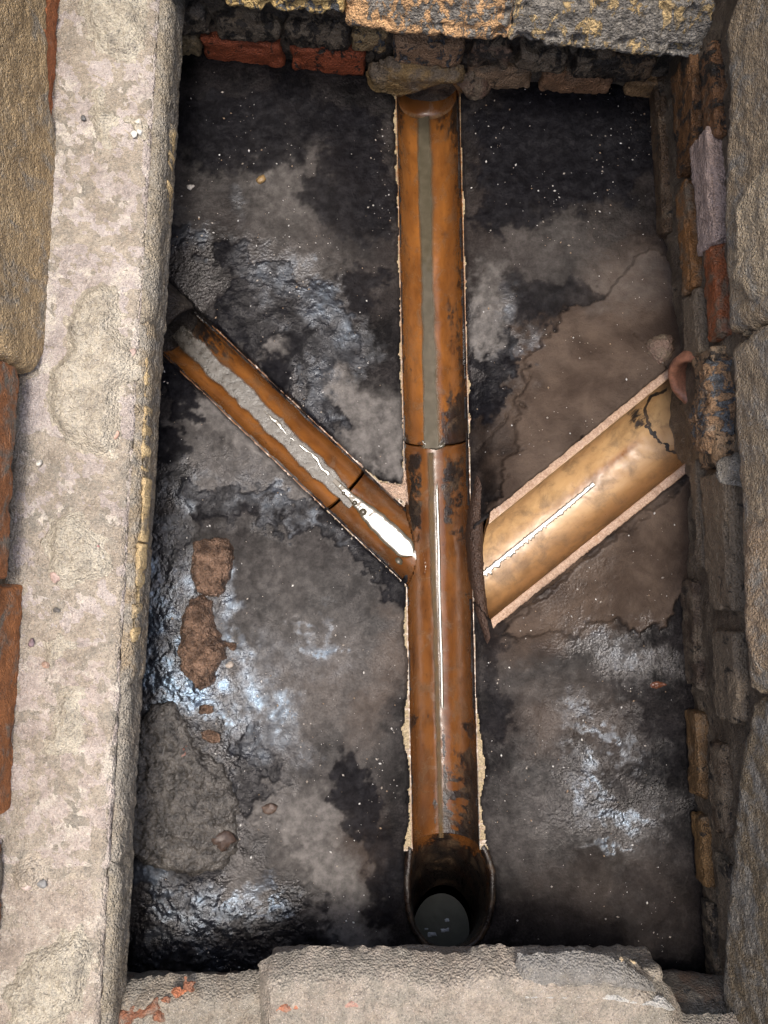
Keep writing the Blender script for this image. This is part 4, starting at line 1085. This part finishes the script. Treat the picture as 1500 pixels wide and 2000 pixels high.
obrick(1600, 1990, .010, .09, (.34, .15, .07), .1, .5, .004)
def omort(poly, h, c, seed, amp=.005):
    o = lump('mortar_patch', ofc.shift(-0.012), poly, h, .015, M_mortar, outer, res=.003, amp=amp, freq=60, seed=seed, edge=.006, drop=0, shape=lean)
    props(o, c, .0, .35)
omort([(62, -40), (66, 210), (88, 330), (86, 470), (66, 640), (36, 735), (-10, 700), (-60, 560), (-60, -40)], .034, (.47, .35, .20), 201, .0022)
omort([(92, 200), (98, 420), (92, 560), (86, 640), (66, 780), (58, 900), (43, 860), (48, 700), (70, 560)], .022, (.48, .39, .26), 202, .0022)

# ------------------------------------------------------------------ near wall (bottom of the photo)
nea = thing('brick_wall', P(760, 1990, 0.2), 'near brick ledge capped with rough grey mortar, stepping up in the middle', 'wall')
ZN = 0.17
def nlump(name, z, poly, h, col, so, sm, seed, mat=M_mortar, amp=.006, bev=.02, res=.0025, edge=.003, drop=.0, soft=1):
    o = lump(name, flat(z), poly, h, bev, mat, nea, res=res, amp=amp, freq=48, seed=seed, edge=edge, drop=drop, octv=5, soft=soft)
    return props(o, col, so, sm)
nlump('mortar_cap', ZN - 0.045, [(185, 1925), (240, 1912), (330, 1905), (440, 1902), (520, 1890), (560, 1930), (560, 2120), (150, 2120), (150, 1990)], .028, (.30, .265, .215), .12, .5, 301, amp=.005, bev=.022)
nlump('mortar_cap', ZN - 0.022, [(506, 1885), (530, 1862), (600, 1850), (760, 1848), (840, 1862), (900, 1862), (935, 1842), (1010, 1850), (1130, 1850), (1210, 1862), (1262, 1892), (1305, 1925), (1330, 1978), (1390, 1982), (1560, 1978), (1560, 2120), (505, 2120)], .036, (.40, .355, .30), .06, .5, 302, amp=.005, bev=.026)
nlump('mortar_patch', ZN + 0.002, [(1010, 1862), (1130, 1858), (1215, 1875), (1270, 1915), (1290, 1940), (1180, 1935), (1060, 1935), (1000, 1915)], .015, (.25, .245, .23), .0, .3, 303, amp=.002, bev=.02)
nlump('mortar_patch', ZN + 0.006, [(960, 1938), (1060, 1932), (1200, 1932), (1300, 1950), (1325, 1975), (1260, 1965), (1150, 1950), (1000, 1950)], .013, (.52, .52, .50), .0, .1, 304, amp=.004, bev=.012)
for i, (poly, c, h) in enumerate([([(525, 1948), (600, 1945), (618, 1965), (560, 1982), (530, 1975)], (.46, .20, .12), .017), ([(655, 1942), (720, 1940), (715, 1965), (660, 1968)], (.45, .27, .22), .017), ([(265, 1965), (300, 1958), (315, 1968), (300, 1985), (240, 2005), (200, 1998), (215, 1975)], (.27, .115, .065), .012), ([(290, 1955), (320, 1955), (316, 1965), (292, 1966)], (.27, .115, .065), .012), ([(360, 1920), (380, 1918), (378, 1930), (362, 1932)], (.27, .12, .07), .012), ([(300, 1980), (322, 1975), (318, 1992), (300, 1996)], (.27, .115, .065), .012), ([(1215, 1868), (1240, 1872), (1258, 1886), (1235, 1884)], (.56, .44, .27), .019), ([(345, 1936), (362, 1932), (364, 1946), (350, 1948)], (.42, .16, .08), .012)]):
    z = (ZN - 0.019) if poly[0][0] < 480 else (ZN + 0.004)
    nlump('brick', z, poly, h * .62, c, .12, .42, 320 + i, M_brick, amp=.002, bev=.01, res=.0016, edge=.008)
a_ = P(520, 1885, ZN - 0.03); b_ = P(1290, 1885, ZN - 0.03)
o = rbox('wall_body', ((a_[0] + b_[0]) / 2, a_[1] - 0.075, ZN - 0.052), ((1, 0, 0), (0, 1, 0), (0, 0, 1)), (b_[0] - a_[0], 0.15, 0.066), M_mortar, nea, .008, .004, .004, 50, 63); props(o, (.36, .32, .265), .1, .5)
a_ = P(190, 1922, ZN - 0.05); b_ = P(1480, 1990, ZN - 0.05)
o = rbox('wall_body', ((a_[0] + b_[0]) / 2, a_[1] - 0.10, ZN - 0.078), ((1, 0, 0), (0, 1, 0), (0, 0, 1)), (b_[0] - a_[0] + .1, 0.14, 0.066), M_mortar, nea, .008, .004, .004, 50, 64); props(o, (.30, .265, .215), .1, .5)
o = rbox('wall_body', (0.02, -0.69, -0.04), ((1, 0, 0), (0, 1, 0), (0, 0, 1)), (1.1, 0.12, 0.26), M_dark, nea, .01, .006, .012, 40, 61); props(o, (.10, .085, .07), .4, .5)
o = rbox('wall_body', (0.02, -0.625, 0.075), ((1, 0, 0), (0, 1, 0), (0, 0, 1)), (1.1, 0.13, 0.066), M_brick, nea, .01, .006, .012, 40, 62); props(o, (.2, .14, .1), .3, .6)

# ================================================================== LOOSE THINGS ON THE FLOOR
def flump(name, poly, h, bev, mat, seed, amp=.004, freq=80, res=.0016, edge=.004):
    return lump(name, flat(0.0), poly, h, bev, mat, None, res=res, amp=amp, freq=freq, seed=seed, edge=edge, base=lambda x, y: floor_z(x, y) - 0.002, drop=0.006, octv=5)
o = flump('mud_clump', [(384, 1062), (405, 1050), (445, 1054), (462, 1075), (460, 1110), (448, 1140), (432, 1168), (405, 1165), (390, 1150), (378, 1120)], .026, .014, M_mud, 401, .007)
tag(o, 'light brown mud clump, the upper of two on the left floor', 'mud clump', 'mud clumps on the floor')
o = flump('mud_clump', [(378, 1172), (400, 1162), (420, 1172), (425, 1230), (450, 1255), (448, 1285), (430, 1300), (425, 1335), (400, 1345), (385, 1325), (362, 1305), (358, 1270), (362, 1215)], .030, .016, M_mud, 402, .008)
tag(o, 'long dark brown mud clump, the lower of two on the left floor', 'mud clump', 'mud clumps on the floor')
o = flump('sludge_heap', [(305, 1370), (345, 1362), (370, 1400), (385, 1450), (440, 1490), (470, 1560), (470, 1650), (440, 1690), (380, 1700), (300, 1680), (245, 1640), (240, 1500), (265, 1430)], .016, .03, M_sludge, 403, .008, 60, .0018)
o.data.materials[0].node_tree.nodes['Bump'].inputs['Strength'].default_value = 0.5
tag(o, 'gritty grey sludge heap beside the left ledge', 'sludge')
for i, (x, y, r_, fl, el, ang, c, lab, cat, nm, m) in enumerate([
    (433, 1640, .0150, .5, 1.25, 1.2, (.060, .038, .028), 'rounded brown stone on the edge of the grey sludge heap', 'stone', 'stone', M_stone),
    (413, 1603, .0055, .6, 1.2, .3, (.46, .20, .035), 'small orange fragment on the sludge heap', 'fragment', 'brick_fragment', M_stone),
    (404, 1385, .0070, .5, 1.5, .4, (.15, .07, .04), 'small brown crumb just below the mud clumps', 'mud crumb', 'mud_crumb', M_mud),
    (411, 1436, .0090, .5, 1.5, -.3, (.14, .08, .05), 'brown mud crumb beside the top of the sludge heap', 'mud crumb', 'mud_crumb', M_mud),
    (357, 1472, .0060, .5, 1.7, 1.4, (.20, .09, .065), 'thin pinkish brick chip in the sludge heap', 'fragment', 'brick_fragment', M_stone),
    (366, 1625, .0080, .5, 1.3, .5, (.11, .10, .09), 'pale grey stone in the middle of the sludge heap', 'stone', 'stone', M_stone),
    (510, 350, .0060, .5, 1.2, .8, (.22, .14, .055), 'yellow-brown pebble on the dark upper left floor', 'stone', 'stone', M_stone),
    (372, 365, .0040, .5, 1.2, .2, (.45, .42, .38), 'small pale pebble near the upper left ledge', 'stone', 'stone', M_stone),
    (452, 1262, .0060, .6, 1.2, .2, (.20, .13, .085), 'round brown crumb at the side of the long mud clump', 'mud crumb', 'mud_crumb', M_mud),
    (449, 1298, .0050, .6, 1.2, .2, (.36, .31, .26), 'pale pebble by the foot of the long mud clump', 'stone', 'stone', M_stone),
    (527, 1578, .0070, .5, 1.6, .2, (.09, .06, .045), 'brown pebble on the pale patch right of the sludge heap', 'stone', 'stone', M_stone),
]):
    p = P(x, y, 0.004); p[2] = float(floor_z(p[0], p[1])) + r_ * fl * .25 + (0.008 if i in (0, 1, 4, 5) else 0)
    q = P(x, y, p[2]); q[2] = p[2]
    o = pebble(nm, q, r_, m, c, None, i + 31, fl, el, ang)
    tag(o, lab, cat)

o = flump('dead_leaf', [(1257, 1334), (1264, 1327), (1276, 1325), (1288, 1328), (1296, 1333), (1284, 1338), (1272, 1342), (1262, 1340)], .0035, .004, M_wetdark, 77, .0012, 120, .0012, .001)
props(tag(o, 'dead brown leaf lying near the right wall', 'leaf'), (.11, .038, .018))
# grit scattered over floor
def grit():
    rng = np.random.default_rng(5)
    n = 6500
    x = rng.uniform(-0.42, 0.42, n); y = rng.uniform(-0.60, 0.76, n)
    s, t = main_st(x, y); ls, lt = left_st(x, y); rs, rt = right_st(x, y)
    ok = (np.abs(t) > 0.062) & ~((np.abs(lt) < 0.046) & (ls < LL)) & ~((np.abs(rt) < 0.072) & (rs < RL + .03)) & (poly_sd(x, y, OUT_POLY) < -0.015)
    dens = 0.12 + 0.88 * sstep(0.0, 0.6, fb2(x, y, 16, 4, 77)) ** 1.5
    ok &= rng.uniform(0, 1, n) < dens
    x, y = x[ok], y[ok]; n = len(x)
    r_ = 0.00045 + 0.0013 * rng.uniform(0, 1, n) ** 4
    z = floor_z(x, y) + r_ * 0.3
    d = np.array([(1, 0, 0), (0, 1, 0), (-1, 0, 0), (0, -1, 0), (0, 0, .7), (0, 0, -.7)], float)
    a = rng.uniform(0, 6.28, n); el = rng.uniform(1, 1.9, n)
    loc = np.repeat(d[None], n, 0); loc[:, :, 0] *= el[:, None]
    ca, sa = np.cos(a)[:, None], np.sin(a)[:, None]
    X = loc[:, :, 0] * ca - loc[:, :, 1] * sa; Y = loc[:, :, 0] * sa + loc[:, :, 1] * ca
    v = np.stack([X, Y, loc[:, :, 2]], -1) * r_[:, None, None] + np.stack([x, y, z], -1)[:, None]
    tri = np.array([(0, 1, 4), (1, 2, 4), (2, 3, 4), (3, 0, 4), (1, 0, 5), (2, 1, 5), (3, 2, 5), (0, 3, 5)])
    f = (tri[None] + (np.arange(n) * 6)[:, None, None]).reshape(-1, 3)
    pal = np.array([(.50, .48, .45), (.38, .34, .30), (.28, .24, .20), (.55, .54, .52), (.24, .17, .11)])
    c = np.repeat(pal[rng.integers(0, len(pal), n)], 6, 0)
    o = mesh_obj('grit', v.reshape(-1, 3), f, M_grit, None, {'mask': c}, smooth=False)
    tag(o, 'pale grit scattered over the dark floor', 'grit', kind='stuff')
grit()
